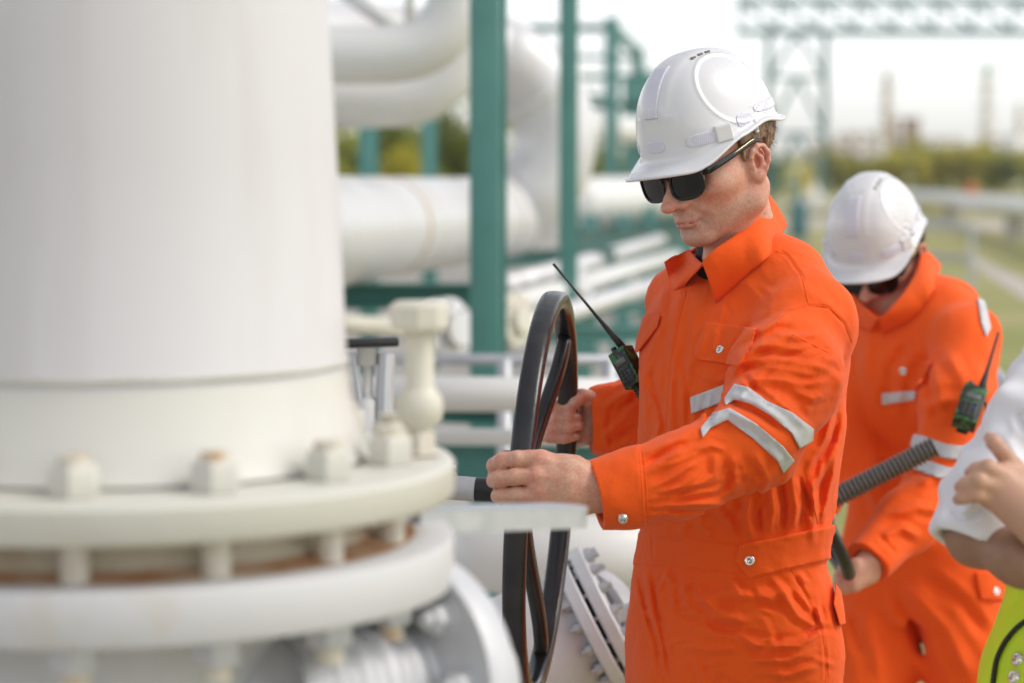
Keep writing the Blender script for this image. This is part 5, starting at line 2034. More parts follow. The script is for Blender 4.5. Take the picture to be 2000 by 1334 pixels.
folds_px(TR, crumple(5, 18, [(1270, 560), (1480, 560), (1420, 720), (1400, 860), (1260, 1000), (1255, 700)], 80, 28, 40, 120, 1.5, 5.5)
         + crumple(6, 12, [(1400, 980), (1620, 900), (1605, 1020), (1300, 1035)], 84, 16, 40, 110, 2.2, 6)
         + crumple(7, 26, [(1240, 1110), (1460, 1140), (1610, 1110), (1625, 1334), (1240, 1334)], 150, 35, 40, 130, 1.7, 6), 3.70, .12, c0, .9)
SLL = Field()
chain_px(SLL, [(1560, 640, 3.60, 86), (1532, 745, 3.535, 102), (1470, 862, 3.46, 88), (1325, 930, 3.42, 76), (1225, 957, 3.41, 66), (1150, 970, 3.405, 60)], .035)
_wl = waves(21, 14, .06, .0009)
SLL.disp(lambda p: _wl(p) + _wf(p), P(1380, 840, 3.45), .5)
folds_px(SLL, [
    ([(1425, 742), (1450, 700), (1490, 672), (1540, 660)], 4.5, 11), ([(1415, 765), (1470, 740), (1530, 742), (1580, 760)], 4, 11), ([(1478, 655), (1500, 640), (1545, 612)], 4, 10),
    ([(1465, 690), (1520, 690), (1580, 700)], -3, 8), ([(1440, 722), (1500, 712)], -3, 7), ([(1560, 720), (1610, 715), (1640, 690)], 2.5, 12),
    ([(1386, 832), (1425, 805), (1480, 830), (1540, 880)], 4, 12), ([(1420, 782), (1470, 800), (1530, 840)], -4.5, 9), ([(1410, 770), (1392, 800), (1378, 828)], -4, 7),
    ([(1425, 880), (1445, 930), (1430, 972)], 4, 12), ([(1470, 875), (1500, 930), (1480, 968)], 3.5, 13), ([(1400, 880), (1395, 930), (1340, 960)], 3.5, 10), ([(1440, 905), (1455, 950)], -3.5, 7),
    ([(1260, 978), (1330, 950), (1372, 920)], 3.5, 8), ([(1265, 962), (1320, 930), (1362, 900)], 2.8, 7), ([(1262, 990), (1340, 985), (1430, 985)], 3.5, 7), ([(1268, 970), (1330, 962), (1392, 948)], -3.2, 5), ([(1262, 998), (1340, 998), (1425, 992)], -3, 4),
    ([(1258, 930), (1300, 900), (1340, 872)], 3, 9), ([(1262, 905), (1310, 880), (1350, 862)], -2.5, 7), ([(1250, 890), (1300, 868), (1350, 845)], 2.5, 9), ([(1262, 1010), (1290, 1000), (1330, 1008)], 2.5, 7), ([(1490, 760), (1540, 800), (1580, 842)], 3, 10),
    ([(1500, 650), (1560, 660), (1610, 650)], 2.2, 8), ([(1470, 715), (1530, 722), (1600, 735)], 2.4, 8), ([(1500, 700), (1560, 690), (1600, 675)], -2.2, 6), ([(1450, 730), (1480, 765), (1520, 785)], -2.6, 6), ([(1540, 760), (1590, 780), (1610, 770)], 2.4, 8),
    ([(1350, 880), (1390, 870), (1420, 880)], 2.6, 7), ([(1290, 915), (1330, 900), (1370, 880)], 2.2, 6), ([(1300, 985), (1350, 975), (1410, 965)], -2.4, 5), ([(1390, 975), (1420, 950), (1430, 910)], -2.6, 6), ([(1470, 900), (1490, 940), (1470, 975)], -2.6, 6), ([(1500, 870), (1520, 900), (1512, 935)], 2.6, 8),
    ([(1590, 640), (1640, 700), (1640, 770)], 2.5, 16), ([(1620, 690), (1600, 760), (1570, 820)], 2.6, 14)], 3.5, .14, P(1380, 840, 3.45), .5)
folds_px(SLL, crumple(8, 10, [(1270, 890), (1400, 850), (1520, 900), (1440, 975), (1270, 1010)], 25, 25, 50, 110, 1.3, 5)
         + crumple(9, 12, [(1440, 720), (1600, 640), (1640, 740), (1570, 830), (1470, 780)], 20, 30, 40, 100, 1.6, 6), 3.5, .14, P(1380, 840, 3.45), .5)
emboss_px(SLL, [([(1120, 880), (1246, 868), (1262, 1030), (1150, 1060)], 2.2), ([(1547, 654), (1617, 688), (1600, 740), (1566, 800), (1541, 798), (1500, 783), (1490, 755), (1515, 715)], 1.8)], 3.45, .2, P(1380, 840, 3.45), .5)
# cuff edge and the hollow inside it
_cl = P(1163, 967, 3.405).astype(np.float32)
_nl = (P(1240, 950, 3.412) - P(1163, 967, 3.405))
_nl = (_nl / np.linalg.norm(_nl)).astype(np.float32)
SLL.add(lambda p: -((p - _cl) @ _nl), _cl, 9, .003, 'i')
SLL.cap(P(1120, 974, 3.40), P(1205, 960, 3.408), .0385, .0385, .004, 's')

SLR = Field()
chain_px(SLR, [(1340, 590, 3.92, 66), (1340, 830, 4.06, 70), (1262, 818, 4.055, 74), (1200, 822, 4.05, 62), (1140, 820, 4.05, 52)], .035)
_wr = waves(31, 14, .04, .002)
SLR.disp(lambda p: _wr(p), P(1240, 800, 4.05), .4)
folds_px(SLR, [([(1245, 760), (1210, 775), (1180, 800)], 3, 8), ([(1240, 800), (1205, 830), (1175, 860)], 3, 8), ([(1245, 850), (1215, 870), (1190, 880)], 3, 8), ([(1196, 780), (1188, 830), (1196, 880)], -2, 6), ([(1240, 780), (1205, 805)], -3, 6), ([(1245, 830), (1210, 850)], -3, 6)], 4.05, .1, P(1240, 800, 4.05), .4)
emboss_px(SLR, [([(1120, 745), (1196, 738), (1200, 905), (1120, 900)], 2.2)], 4.05, .3, P(1240, 800, 4.05), .4)
_cr_ = P(1152, 822, 4.05).astype(np.float32)
_nr = P(1240, 818, 4.055) - P(1152, 822, 4.05)
_nr = (_nr / np.linalg.norm(_nr)).astype(np.float32)
SLR.add(lambda p: -((p - _cr_) @ _nr), _cr_, 9, .003, 'i')
SLR.cap(P(1115, 820, 4.05), P(1192, 821, 4.052), .038, .038, .004, 's')

COV = Field()
COV.add(TR, c0, 1.6, 0)
COV.add(SLL, P(1380, 830, 3.46), .40, .018)
COV.add(SLR, P(1260, 760, 4.03), .38, .018)
# opening at the neck
COV.cap(P(1440, 380, 3.74), P(1446, 500, 3.77), .062, .060, .006, 's')
# armhole seam
folds_px(COV, [([(1482, 652), (1500, 636), (1535, 610), (1580, 598), (1618, 601), (1648, 632), (1664, 668)], -2.0, 2.8)], 3.6, .12, P(1570, 620, 3.55), .3)
cov = solid('coverall', COV, (.02, 3.25, .03), (.72, 4.30, 1.56), .0023, ORANGE, w1, slack=1.7)
print('TIME coverall', time.time() - T0, len(cov.data.vertices))

# ---- pieces sewn on the coverall
POCK = [(1378, 629), (1477, 641), (1470, 672), (1444, 716), (1403, 708), (1364, 704), (1354, 689)]
patch('pocket_flap', COV, POCK, .0065, 3.62, ORANGE, cov)
patch('pocket_flap', COV, [(1262, 612), (1290, 616), (1284, 640), (1246, 688), (1228, 690), (1240, 640)], .0055, 3.72, ORANGE, cov)
patch('chest_tape', TR, [(1347, 776), (1424, 747), (1424, 781), (1350, 809)], .0046, 3.60, SILVER_TAPE, cov)
patch('sleeve_tape', SLL, [(1414, 778), (1434, 749), (1462, 756), (1500, 784), (1548, 806), (1590, 838), (1588, 862), (1562, 877), (1546, 846), (1505, 812), (1468, 790), (1436, 781), (1416, 792)], .0044, 3.48, SILVER_TAPE, cov, ext=.2)
patch('sleeve_tape', SLL, [(1368, 836), (1392, 806), (1425, 796), (1475, 826), (1530, 872), (1552, 900), (1530, 926), (1518, 900), (1470, 856), (1420, 820), (1388, 836), (1372, 856)], .0048, 3.45, SILVER_TAPE, cov, ext=.2)
patch('sleeve_tape', SLR, [(1178, 893), (1246, 876), (1250, 894), (1190, 902)], .0034, 4.0, SILVER_TAPE, cov)
patch('belt_tab', COV, [(1443, 1064), (1530, 1047), (1630, 1024), (1640, 1087), (1540, 1110), (1462, 1131), (1435, 1095)], .0050, 3.66, ORANGE, cov)
patch('hip_pocket_flap', COV, [(1632, 1138), (1646, 1160), (1652, 1218), (1640, 1222), (1628, 1180)], .009, 3.72, ORANGE, cov)
snap_at(COV, 1410, 685, cov, .0072, .004)
snap_at(COV, 1217, 1012, cov, .0072, .002, 3.2, 3.6)
snap_at(COV, 1465, 1095, cov, .0080, .0052)
snap_at(COV, 1370, 529, cov, .0068, .003)

# ---- sewn seams: a thin welt of cloth along each
def seam(F, pts, parent, r=.0013, lift=-.0002, d0=3.2, d1=4.1, n=7, nrow=1):
    xs = smooth_path([(x, y, 0) for x, y in pts], n)
    line = []
    for x, y, _ in xs:
        p, g = march(F, x, y, d0, d1, 160)
        if p is not None:
            line.append(p + g * lift)
    if len(line) > 2:
        bm = bmesh.new()
        add_tube(bm, line, r, 6)
        obj('seam', bm, ORANGE, parent, smooth=True)


for pts in ([(1516, 490), (1540, 504), (1566, 542), (1580, 598)], [(1580, 598), (1618, 601), (1648, 632), (1664, 668)], [(1580, 598), (1535, 610), (1500, 636), (1482, 652)],
            [(1545, 1112), (1575, 1165), (1600, 1222), (1608, 1246)], [(1608, 1246), (1612, 1290), (1613, 1340)], [(1250, 1110), (1264, 1190), (1286, 1260), (1294, 1340)],
            [(1547, 654), (1617, 688)], [(1515, 715), (1490, 755), (1500, 783), (1541, 798)], [(1378, 634), (1477, 646)], [(1275, 1046), (1364, 1056), (1446, 1067)], [(1275, 1100), (1364, 1110), (1440, 1120)],
            [(1452, 1068), (1530, 1052), (1612, 1032)], [(1466, 1126), (1540, 1106), (1618, 1086)], [(1248, 880), (1254, 950), (1258, 1024)], [(1256, 880), (1262, 950), (1266, 1022)], [(1340, 570), (1316, 660), (1305, 770), (1302, 835)],
            [(1568, 930), (1586, 980), (1598, 1024)]):
    seam(COV, pts, cov)

# ---- collar: two leaves standing round the neck and folded down
def leaf(inner, outer, parent, name='collar', bulge=.006, m=ORANGE, nrm=(0, -1, .3), th=.0018):
    a, b = smooth_path([P(*q) for q in inner], 10), smooth_path([P(*q) for q in outer], 10)
    n, mrows = len(a), 12
    bm = bmesh.new()
    g = []
    for i in range(n):
        A, Bq = a[i], b[i]
        row = []
        for j in range(mrows + 1):
            t = j / mrows
            p = A + (Bq - A) * t + np.array(nrm) * bulge * math.sin(math.pi * t) ** .8
            row.append(bm.verts.new(p))
        g.append(row)
    for i in range(n - 1):
        for j in range(mrows):
            bm.faces.new((g[i][j], g[i + 1][j], g[i + 1][j + 1], g[i][j + 1]))
    bmesh.ops.recalc_face_normals(bm, faces=bm.faces)
    bmesh.ops.solidify(bm, geom=bm.faces[:], thickness=th * 2)
    return obj(name, bm, m, parent, smooth=True)


def on(px, py, lift=.004):
    p, _ = march(COV, px, py, 3.3, 4.1)
    return (px, py, (float((p - _C) @ _F) if p is not None else 3.75) - lift)


_o = [on(1530, 452), on(1500, 500), on(1462, 532), on(1428, 562), on(1396, 590)]
leaf([(1500, 383, 3.80), (1476, 424, 3.700), (1436, 460, 3.655), (1392, 490, 3.640), (1371, 513, 3.645)],
     [(1534, 440, 3.80)] + _o[1:], cov, bulge=.007)
leaf([(1346, 486, 3.80), (1354, 498, 3.74), (1362, 507, 3.69), (1371, 515, 3.65)],
     [on(1300, 515), on(1306, 542), on(1314, 566), on(1336, 560)], cov, bulge=.006)
leaf([(1500, 383, 3.80), (1502, 380, 3.85), (1470, 392, 3.90), (1410, 440, 3.90), (1372, 470, 3.86), (1356, 486, 3.78)],
     [(1534, 440, 3.80), (1528, 425, 3.88), (1470, 440, 3.95), (1400, 470, 3.96), (1350, 495, 3.92), (1310, 512, 3.88)], cov, bulge=.004, nrm=(0, 1, .2))
# dark shirt at the throat
ts = Field()
ts.cap(P(1442, 455, 3.755), P(1440, 520, 3.765), .0640, .066, 0)
ts.cap(P(1440, 430, 3.75), P(1443, 470, 3.76), .080, .05, .004, 's')
ts.cap(P(1405, 470, 3.66), P(1402, 500, 3.66), .018, .006, .004, 's')
solid('dark_shirt', ts, P(1440, 480, 3.76) - .11, P(1440, 480, 3.76) + .11, .0025, DARK_TEE, w1)

# ---- hair
hf = Field()
def _hair(q, extra=0.0):
    d = HEAD_NOEAR(q)
    x, y, z = q[:, 0], q[:, 1], q[:, 2]
    side = extra + .004 + .0035 * np.clip((z + .01) / .05, 0, 1)
    # hairline: temple, sideburn, round the ear and down to the nape
    x_ = x
    lim = np.where(x > .02, .030 + (x - .02) * .7, np.where(x > -.002, -.002, np.where(x > -.036, .020, -.03)))
    lim = np.where((x <= .02) & (x > .004), -.006 + (np.abs(x - .012) / .01) * .012, lim)
    ear = ((x + .004) / .021) ** 2 + ((z + .006) / .030) ** 2 - 1
    v = np.maximum(d - side, -(d + .003))
    return np.maximum(np.maximum(v, (lim - z) * .7), np.maximum(-ear * .015, np.abs(y) * 0 - x - .088)).astype(np.float32)


_hn = waves(41, 16, .004, .0007, (1, 1, .25))
hw = Local(lambda q: _hair(q) + _hn(q), HEAD_M, HEAD_O, HEAD_S)
_h1 = solid('hair', hw, HEAD_O - .17, HEAD_O + .17, .0019, HAIR, w1, slack=2)
add_strands(_h1, HEAD_M, HEAD_O, HEAD_S, 5000, .011)
hat_parts('hard_hat', w1, rot_head(50, 14, 5), HEAD_O + np.array([-.016, 0, .040]), .865)
glasses(w1, HEAD_M, HEAD_O, HEAD_S)
print('TIME worker 1', time.time() - T0)

# ------------------------------------------------------------------ hand radios
def radio(label, p_top, p_bot, p_ant, wpx, depth_m, toward=(0, -1, 0), loop=True):
    """Hand radio: body from p_top to p_bot, aerial to p_ant; wpx its width on the print."""
    a, b, c = Vector(P(*p_top)), Vector(P(*p_bot)), Vector(P(*p_ant))
    W = wpx * p_top[2] / FP
    ax = (b - a).normalized()
    out = Vector(toward)
    out = (out - ax * out.dot(ax)).normalized()
    sd = ax.cross(out)
    L = (b - a).length
    R = Matrix((sd, out, -ax)).transposed()
    t = thing('two_way_radio', label, 'radio', tuple(a), 'camouflage hand radios')
    bm = bmesh.new()
    add_box(bm, (a + b) / 2, (W, depth_m, L), R)
    add_box(bm, a + ax * L * .2 + sd * W * .5, (W * .10, depth_m * .5, L * .22), R)
    obj('case', bm, CAMO, t, bevel=W * .16, seg=3)
    bm = bmesh.new()
    add_box(bm, a + ax * L * .70 + out * depth_m * .5, (W * .72, .003, L * .44), R)
    kp = obj('keypad', bm, BLACK_PLASTIC, t, bevel=.001)
    for i in range(4):
        for j in range(3):
            bm = bmesh.new()
            add_box(bm, a + ax * L * (.56 + .09 * i) + sd * W * (.22 * (j - 1)) + out * (depth_m * .5 + .002), (W * .15, .002, L * .055), R)
            obj('key', bm, RADIO_KEY if (i, j) != (1, 0) else RADIO_BLUE, kp, bevel=.0005)
    bm = bmesh.new()
    add_box(bm, a + ax * L * .33 + out * depth_m * .5, (W * .62, .003, L * .16), R)
    obj('screen', bm, RADIO_SCREEN, t, bevel=.0008)
    bm = bmesh.new()
    add_lathe(bm, [(0, 0), (W * .14, 0), (W * .15, W * .1), (W * .14, W * .3), (0, W * .3)], a + sd * W * .28, -ax, 20)
    obj('volume_knob', bm, BLACK_PLASTIC, t)
    bm = bmesh.new()
    a0 = a - sd * W * .22
    n = 10
    pts = [a0 + (c - a0) * q for q in np.linspace(0, 1, n)]
    r0 = W * .17
    add_tube(bm, pts, [r0 * 1.1, r0, r0 * .78, r0 * .55, r0 * .45, r0 * .4, r0 * .38, r0 * .36, r0 * .36, r0 * .40], 14)
    obj('aerial', bm, BLACK_PLASTIC, t, smooth=True)
    bm = bmesh.new()
    add_box(bm, (a + b) / 2 - out * depth_m * .75 + ax * L * .1, (W * .5, .004, L * .8), R)
    obj('belt_clip', bm, BLACK_PLASTIC, t, bevel=.001)
    return t, a, b, ax, sd, out, R, L, W


RADIO_KEY = mat('radio_key', (.03, .035, .03), .5)
RADIO_BLUE = mat('radio_blue_key', (.02, .06, .25), .4)
RADIO_SCREEN = mat('radio_screen', (.10, .11, .11), .25)
t, a, b, ax, sd, out, R, L, W = radio('camouflage hand radio with long aerial in the chest pocket of the nearer man', (1211, 684, 3.86), (1246, 752, 3.84), (1081, 516, 3.90), 40, .030, (-.62, -.78, .1))
bm = bmesh.new()
for i in range(7):
    o = b + ax * (i * .0052 - .004)
    add_box(bm, o + sd * W * .12, (W * (.36 - .02 * i), .013, .0034), R)
add_box(bm, b + ax * .012 + sd * W * .12, (W * .2, .009, .036), R)
obj('charging_plug', bm, BLACK_PLASTIC, t, bevel=.0008)

# ------------------------------------------------------------------ the stooping worker
D2 = 5.0
H2_M = rot_head(30, 29, 2)
H2_S = 1.035
w2 = thing('person', 'man in orange coverall and white hard hat stooping at the valve behind, looking down', 'person', (.80, 5.1, 0), 'workers in orange coveralls')
H2_O = P(1722, 496, 5.0)
HW2 = Local(HEAD, H2_M, H2_O, H2_S)
B2 = Field()
B2.add(HW2, H2_O, .17, 0)
nb2 = P(1772, 625, 4.98)
B2.cap(HW2.to_world((-.03, 0, -.045)), nb2, .055, .062, .03)
B2.cap(nb2, P(1790, 1060, 5.1), .06, .09, .03)
shl, shr = P(1885, 655, 4.80), P(1690, 640, 5.05)
B2.cap(P(1780, 650, 4.98), shl, .05, .045, .03)
B2.cap(P(1780, 650, 4.98), shr, .05, .045, .03)
el2, er2 = P(1852, 930, 4.63), P(1640, 880, 4.95)
wl2, wr2 = P(1702, 1094, 4.47), P(1560, 1030, 4.80)
B2.chain([shl, el2, wl2], [.045, .037, .027], .02)
B2.chain([shr, er2, wr2], [.045, .037, .027], .02)
hipR, hipL = P(1732, 1105, 5.16), P(1862, 1110, 5.04)
kR, kL = P(1682, 1470, 4.98), P(1930, 1470, 4.95)
aR, aL = P(1735, 1775, 5.15), P(1905, 1790, 5.12)
for h_, k_, a_ in ((hipR, kR, aR), (hipL, kL, aL)):
    B2.chain([h_, k_, a_, a_ + np.array([-.08, -.09, -.03])], [.075, .05, .036, .03], .02)
H_ = Field()
for i, (my, mx) in enumerate(((1102, 1668), (1116, 1660), (1131, 1658), (1144, 1662))):
    chain_px(H_, [(1700, 1096 + i * 9, 4.463, 17), (mx + 6, my, 4.448, 14)], .014)
fg = []
for i, (my, mx) in enumerate(((1102, 1668), (1116, 1660), (1131, 1658), (1144, 1662))):
    g = Field()
    chain_px(g, [(mx + 6, my, 4.448, 11.5), (mx - 16, my + 6, 4.454, 10.5), (mx - 22, my + 8, 4.488, 9.5), (mx - 8, my + 8, 4.513, 8.5)], .004)
    H_.add(g, P(mx, my, 4.468), .09, .004)
g = Field()
chain_px(g, [(1700, 1112, 4.488, 13), (1690, 1135, 4.513, 11), (1668, 1140, 4.518, 9)], .005)
H_.add(g, P(1688, 1130, 4.498), .08, .008)
B2.add(H_, P(1675, 1120, 4.47), .11, .01)
H_ = Field()
chain_px(H_, [(1560, 1030, 4.80, 22), (1530, 1050, 4.78, 24)], .01)
for i in range(4):
    chain_px(H_, [(1532, 1036 + 10 * i, 4.78, 10), (1508, 1040 + 10 * i, 4.76, 9.5), (1498, 1048 + 10 * i, 4.79, 8.5)], .004)
chain_px(H_, [(1548, 1030, 4.79, 11), (1525, 1022, 4.76, 9.5)], .006)
B2.add(H_, P(1530, 1045, 4.78), .10, .01)
solid('body', B2, (.42, 4.22, .0), (1.20, 5.45, 1.75), .0032, SKIN, w2, slack=1.7)
skin_tones(bpy.data.objects[-1] if False else w2.children[0], H2_M, H2_O, H2_S, (), .6)
# coverall
fn2, c02, r02 = loft_field([(600, 1700, 1835, 4.97, 1.3), (625, 1668, 1888, 4.95, 1.5), (680, 1658, 1922, 4.93, 1.5), (760, 1655, 1928, 4.93, 1.4), (840, 1662, 1918, 4.98, 1.3), (920, 1664, 1905, 5.03, 1.25), (1000, 1655, 1905, 5.08, 1.25), (1080, 1645, 1930, 5.10, 1.25), (1160, 1640, 1955, 5.10, 1.3), (1200, 1645, 1955, 5.10, 1.3)], 42)
T2 = Field()
T2.add(fn2, c02, r02, 0)
chain_px(T2, [(1785, 590, 4.99, 60), (1840, 620, 4.90, 66), (1885, 668, 4.80, 66)], .06)
chain_px(T2, [(1760, 590, 5.0, 54), (1700, 640, 5.04, 60)], .05)
T2.chain([hipR, (hipR + kR) / 2, kR, aR], [.106, .095, .076, .07], .025)
T2.chain([hipL, (hipL + kL) / 2, kL, aL], [.112, .098, .080, .07], .025)
_w2 = waves(51, 14, .09, .0016)
T2.disp(lambda p: _w2(p), c02 - np.array([0, 0, .4]), 1.4)
folds_px(T2, [([(1700, 640), (1690, 720), (1720, 820)], 5, 14), ([(1780, 660), (1740, 720), (1735, 800)], -5, 12), ([(1830, 700), (1800, 760), (1790, 830)], 6, 14), ([(1690, 840), (1740, 880), (1790, 880)], -5, 12), ([(1660, 900), (1700, 950), (1720, 1000)], 5, 12),
              ([(1720, 1000), (1760, 1040), (1830, 1070)], 6, 16), ([(1740, 1150), (1790, 1230), (1830, 1334)], -8, 14), ([(1770, 1140), (1850, 1230), (1900, 1334)], 6, 16), ([(1800, 1120), (1880, 1180), (1930, 1250)], -6, 14), ([(1690, 1180), (1710, 1260), (1720, 1334)], 5, 16),
              ([(1660, 1200), (1680, 1280)], -5, 12), ([(1840, 950), (1870, 1020), (1900, 1080)], 5, 14), ([(1740, 940), (1780, 990), (1800, 1060)], -5, 12)], 4.95, .3, c02, 1.2)
chain_px(T2, [(1772, 480, 4.97, 20), (1772, 500, 4.97, 20)], 0, op='s')
SL2 = Field()
chain_px(SL2, [(1888, 660, 4.78, 66), (1872, 790, 4.68, 68), (1848, 925, 4.63, 66), (1775, 1015, 4.55, 54), (1690, 1104, 4.465, 47)], .04)
_w3 = waves(61, 14, .08, .0018)
SL2.disp(lambda p: _w3(p), P(1830, 880, 4.65), .5)
folds_px(SL2, [([(1800, 800), (1850, 780), (1900, 790)], 5, 12), ([(1790, 950), (1830, 930), (1890, 930)], 5, 12), ([(1730, 1010), (1790, 990), (1850, 1000)], 5, 10), ([(1720, 1050), (1760, 1030), (1800, 1050)], 5, 9), ([(1850, 690), (1880, 740), (1880, 800)], 4, 12), ([(1800, 700), (1815, 760), (1830, 830)], -5, 10), ([(1712, 1040), (1752, 1084)], -2, 5)], 4.66, .2, P(1830, 880, 4.65), .5)
cp = P(1694, 1102, 4.466).astype(np.float32)
cn = P(1775, 1015, 4.55) - P(1694, 1102, 4.466)
cn = (cn / np.linalg.norm(cn)).astype(np.float32)
SL2.add(lambda p: -((p - cp) @ cn), cp, 9, .003, 'i')
SL2.cap(P(1670, 1128, 4.45), P(1706, 1090, 4.47), .030, .028, .004, 's')
SR2 = Field()
chain_px(SR2, [(1692, 645, 5.04, 60), (1660, 780, 5.0, 64), (1640, 885, 4.95, 62), (1570, 1020, 4.81, 46)], .04)
COV2 = Field()
COV2.add(T2, c02, 1.9, 0)
COV2.add(SL2, P(1830, 880, 4.66), .45, .02)
COV2.add(SR2, P(1640, 840, 4.95), .40, .02)
COV2.cap(P(1735, 520, 4.90), P(1772, 615, 4.97), .062, .055, .006, 's')
cov2 = solid('coverall', COV2, (.42, 4.25, .03), (1.25, 5.50, 1.50), .0045, ORANGE, w2, slack=1.8)
patch('sleeve_tape', SL2, [(1775, 846), (1800, 850), (1850, 868), (1915, 874), (1915, 902), (1850, 896), (1790, 880), (1770, 866)], .005, 4.62, SILVER_TAPE, cov2, h=.003, ext=.2)
patch('sleeve_tape', SL2, [(1775, 892), (1810, 898), (1850, 912), (1905, 918), (1900, 948), (1850, 940), (1800, 922), (1770, 912)], .005, 4.60, SILVER_TAPE, cov2, h=.003, ext=.2)
patch('chest_tape', COV2, [(1722, 768), (1790, 762), (1786, 782), (1722, 792)], .005, 4.78, SILVER_TAPE, cov2, h=.003)
patch('shoulder_tape', COV2, [(1908, 580), (1924, 588), (1936, 640), (1926, 660), (1916, 630)], .005, 4.85, SILVER_TAPE, cov2, h=.003)
patch('pocket_flap', COV2, [(1740, 690), (1820, 706), (1806, 740), (1786, 764), (1745, 738), (1726, 716)], .007, 4.78, ORANGE, cov2, h=.003)
patch('thigh_pocket_flap', COV2, [(1904, 1118), (1990, 1112), (1990, 1150), (1966, 1172), (1916, 1172)], .009, 4.98, ORANGE, cov2, h=.003)
snap_at(COV2, 1766, 724, cov2, .0085, .006)
snap_at(COV2, 1940, 1156, cov2, .0085, .008)


def on2(px, py, lift=.006):
    p, _ = march(COV2, px, py, 4.3, 5.3)
    return (px, py, (float((p - _C) @ _F) if p is not None else 4.98) - lift)


leaf([(1800, 486, 4.99), (1790, 530, 4.90), (1768, 570, 4.845), (1738, 604, 4.83), (1716, 622, 4.84)],
     [(1836, 520, 5.0), on2(1822, 566), on2(1800, 600), on2(1770, 628), on2(1722, 650)], cov2, bulge=.008)
leaf([(1655, 548, 4.98), (1672, 580, 4.93), (1696, 606, 4.88), (1716, 622, 4.84)],
     [(1640, 560, 5.05), (1650, 590, 5.0), (1670, 630, 4.95), on2(1702, 646)], cov2, bulge=.006)
leaf([(1800, 486, 4.99), (1790, 478, 5.05), (1740, 490, 5.09), (1690, 520, 5.06), (1655, 548, 4.98)],
     [(1836, 520, 5.0), (1826, 520, 5.09), (1760, 530, 5.14), (1690, 545, 5.12), (1640, 560, 5.05)], cov2, bulge=.004, nrm=(0, 1, .2))
hw2 = Local(lambda q: np.maximum(_hair(q, .008), q[:, 2] - .022) + _hn(q), H2_M, H2_O, H2_S)
_h2 = solid('hair', hw2, H2_O - .17, H2_O + .17, .003, DARKHAIR, w2, slack=2)
add_strands(_h2, H2_M, H2_O, H2_S, 2500, .016)
_hl = HEAD_M @ np.array([-.016, 0, .040])
hat_parts('hard_hat', w2, rot_head(30, 25, 2), H2_O + _hl @ H2_M, .865, h=.0024)
glasses(w2, H2_M, H2_O, H2_S)
for a_, sg in ((aR, 1), (aL, 1)):
    f = Field()
    f.cap(a_ + np.array([.01, .01, 0]), a_ + np.array([.0, .0, -.03]), .06, .055, .02)
    f.cap(a_ + np.array([.0, .0, -.045]), a_ + np.array([-.10, -.11, -.055]), .048, .042, .03)
    f.add(lambda p: .004 - p[:, 2], a_, 9, .006, 'i')
    solid('boot', f, a_ - .26, a_ + .2, .006, BOOT, w2)
t, a, b, ax, sd, out, R, L, W = radio('camouflage hand radio with its aerial upright on the sleeve side of the stooping man', (1906, 762, 4.575), (1882, 830, 4.52), (1950, 650, 4.62), 46, .032, (-.25, -.95, 0))
cb = thing('radio_cord', 'thin black cord hanging under the radio of the stooping man', 'cord', tuple(P(1926, 800, 4.62)))
bm = bmesh.new()
add_tube(bm, smooth_path([P(1918, 776, 4.575), P(1928, 800, 4.55), P(1924, 840, 4.53), P(1922, 900, 4.53), P(1916, 950, 4.55)], 6), .0028, 8)
obj('wire', bm, BLACK_PLASTIC, cb, smooth=True)
# boots of the man at the wheel
for sx in (1, -1):
    hip = P(1432, 1180, 3.76) + np.array([.064 * sx, -.077 * sx, 0])
    ank = np.array([hip[0] + .01 * sx, hip[1] - .02 * sx, .10])
    f = Field()
    f.cap(ank + np.array([0, 0, .05]), ank + np.array([0, 0, -.04]), .062, .055, .02)
    f.cap(ank + np.array([0, 0, -.05]), ank + np.array([-.11, -.095, -.06]), .048, .042, .03)
    f.add(lambda p: .004 - p[:, 2], ank, 9, .006, 'i')
    solid('boot', f, ank - .26, ank + .2, .006, BOOT, w1)
print('TIME worker 2', time.time() - T0)

# ------------------------------------------------------------------ the person at the right edge
SHIRT = mat('white_shirt', (0.76, 0.75, 0.79), 0.8, bump=0.3, bscale=300, bdist=.0008, sheen=.1)
HIVIS = mat('hi_vis_yellow', (0.58, 0.78, 0.015), 0.6, col2=(0.64, 0.80, 0.02), scale=20, bump=0.35, bscale=380, bdist=.001)
PIPING = mat('black_piping', (0.008, 0.008, 0.01), 0.5)
TROUSER = mat('navy_trousers', (0.03, 0.035, 0.06), 0.8)
HAND3 = mat('light_skin', (0.50, 0.29, 0.195), 0.45, col2=(0.54, 0.29, 0.205), scale=30, bump=.2, bscale=800, sss=.12, bdist=.0006)
w3 = thing('person', 'person with folded arms in white shirt and yellow vest, cut by the right edge', 'person', (.78, 3.25, 0))
B3 = Field()
H3_M, H3_O = rot_head(75, 8, 0), P(2235, 330, 3.30)
B3.add(Local(HEAD, H3_M, H3_O, 1.0), H3_O, .17, 0)
B3.cap(P(2225, 380, 3.30), P(2170, 560, 3.26), .055, .06, .03)
B3.cap(P(2170, 560, 3.26), P(2130, 1230, 3.25), .07, .07, .03)
s3 = P(2105, 660, 3.10)
s3r = P(2200, 660, 3.42)
B3.cap(P(2160, 600, 3.26), s3, .05, .045, .03)
B3.cap(P(2160, 600, 3.26), s3r, .05, .045, .03)
e3 = P(1905, 1050, 3.02)
B3.chain([s3, P(2000, 860, 3.06), e3], [.045, .040, .036], .02)
for q in np.linspace(0, 1, 1):
    chain_px(B3, [(1908, 1046, 3.02, 50), (1990, 1090, 2.96, 50), (2090, 1140, 2.93, 46), (2150, 1160, 2.95, 38)], .02)
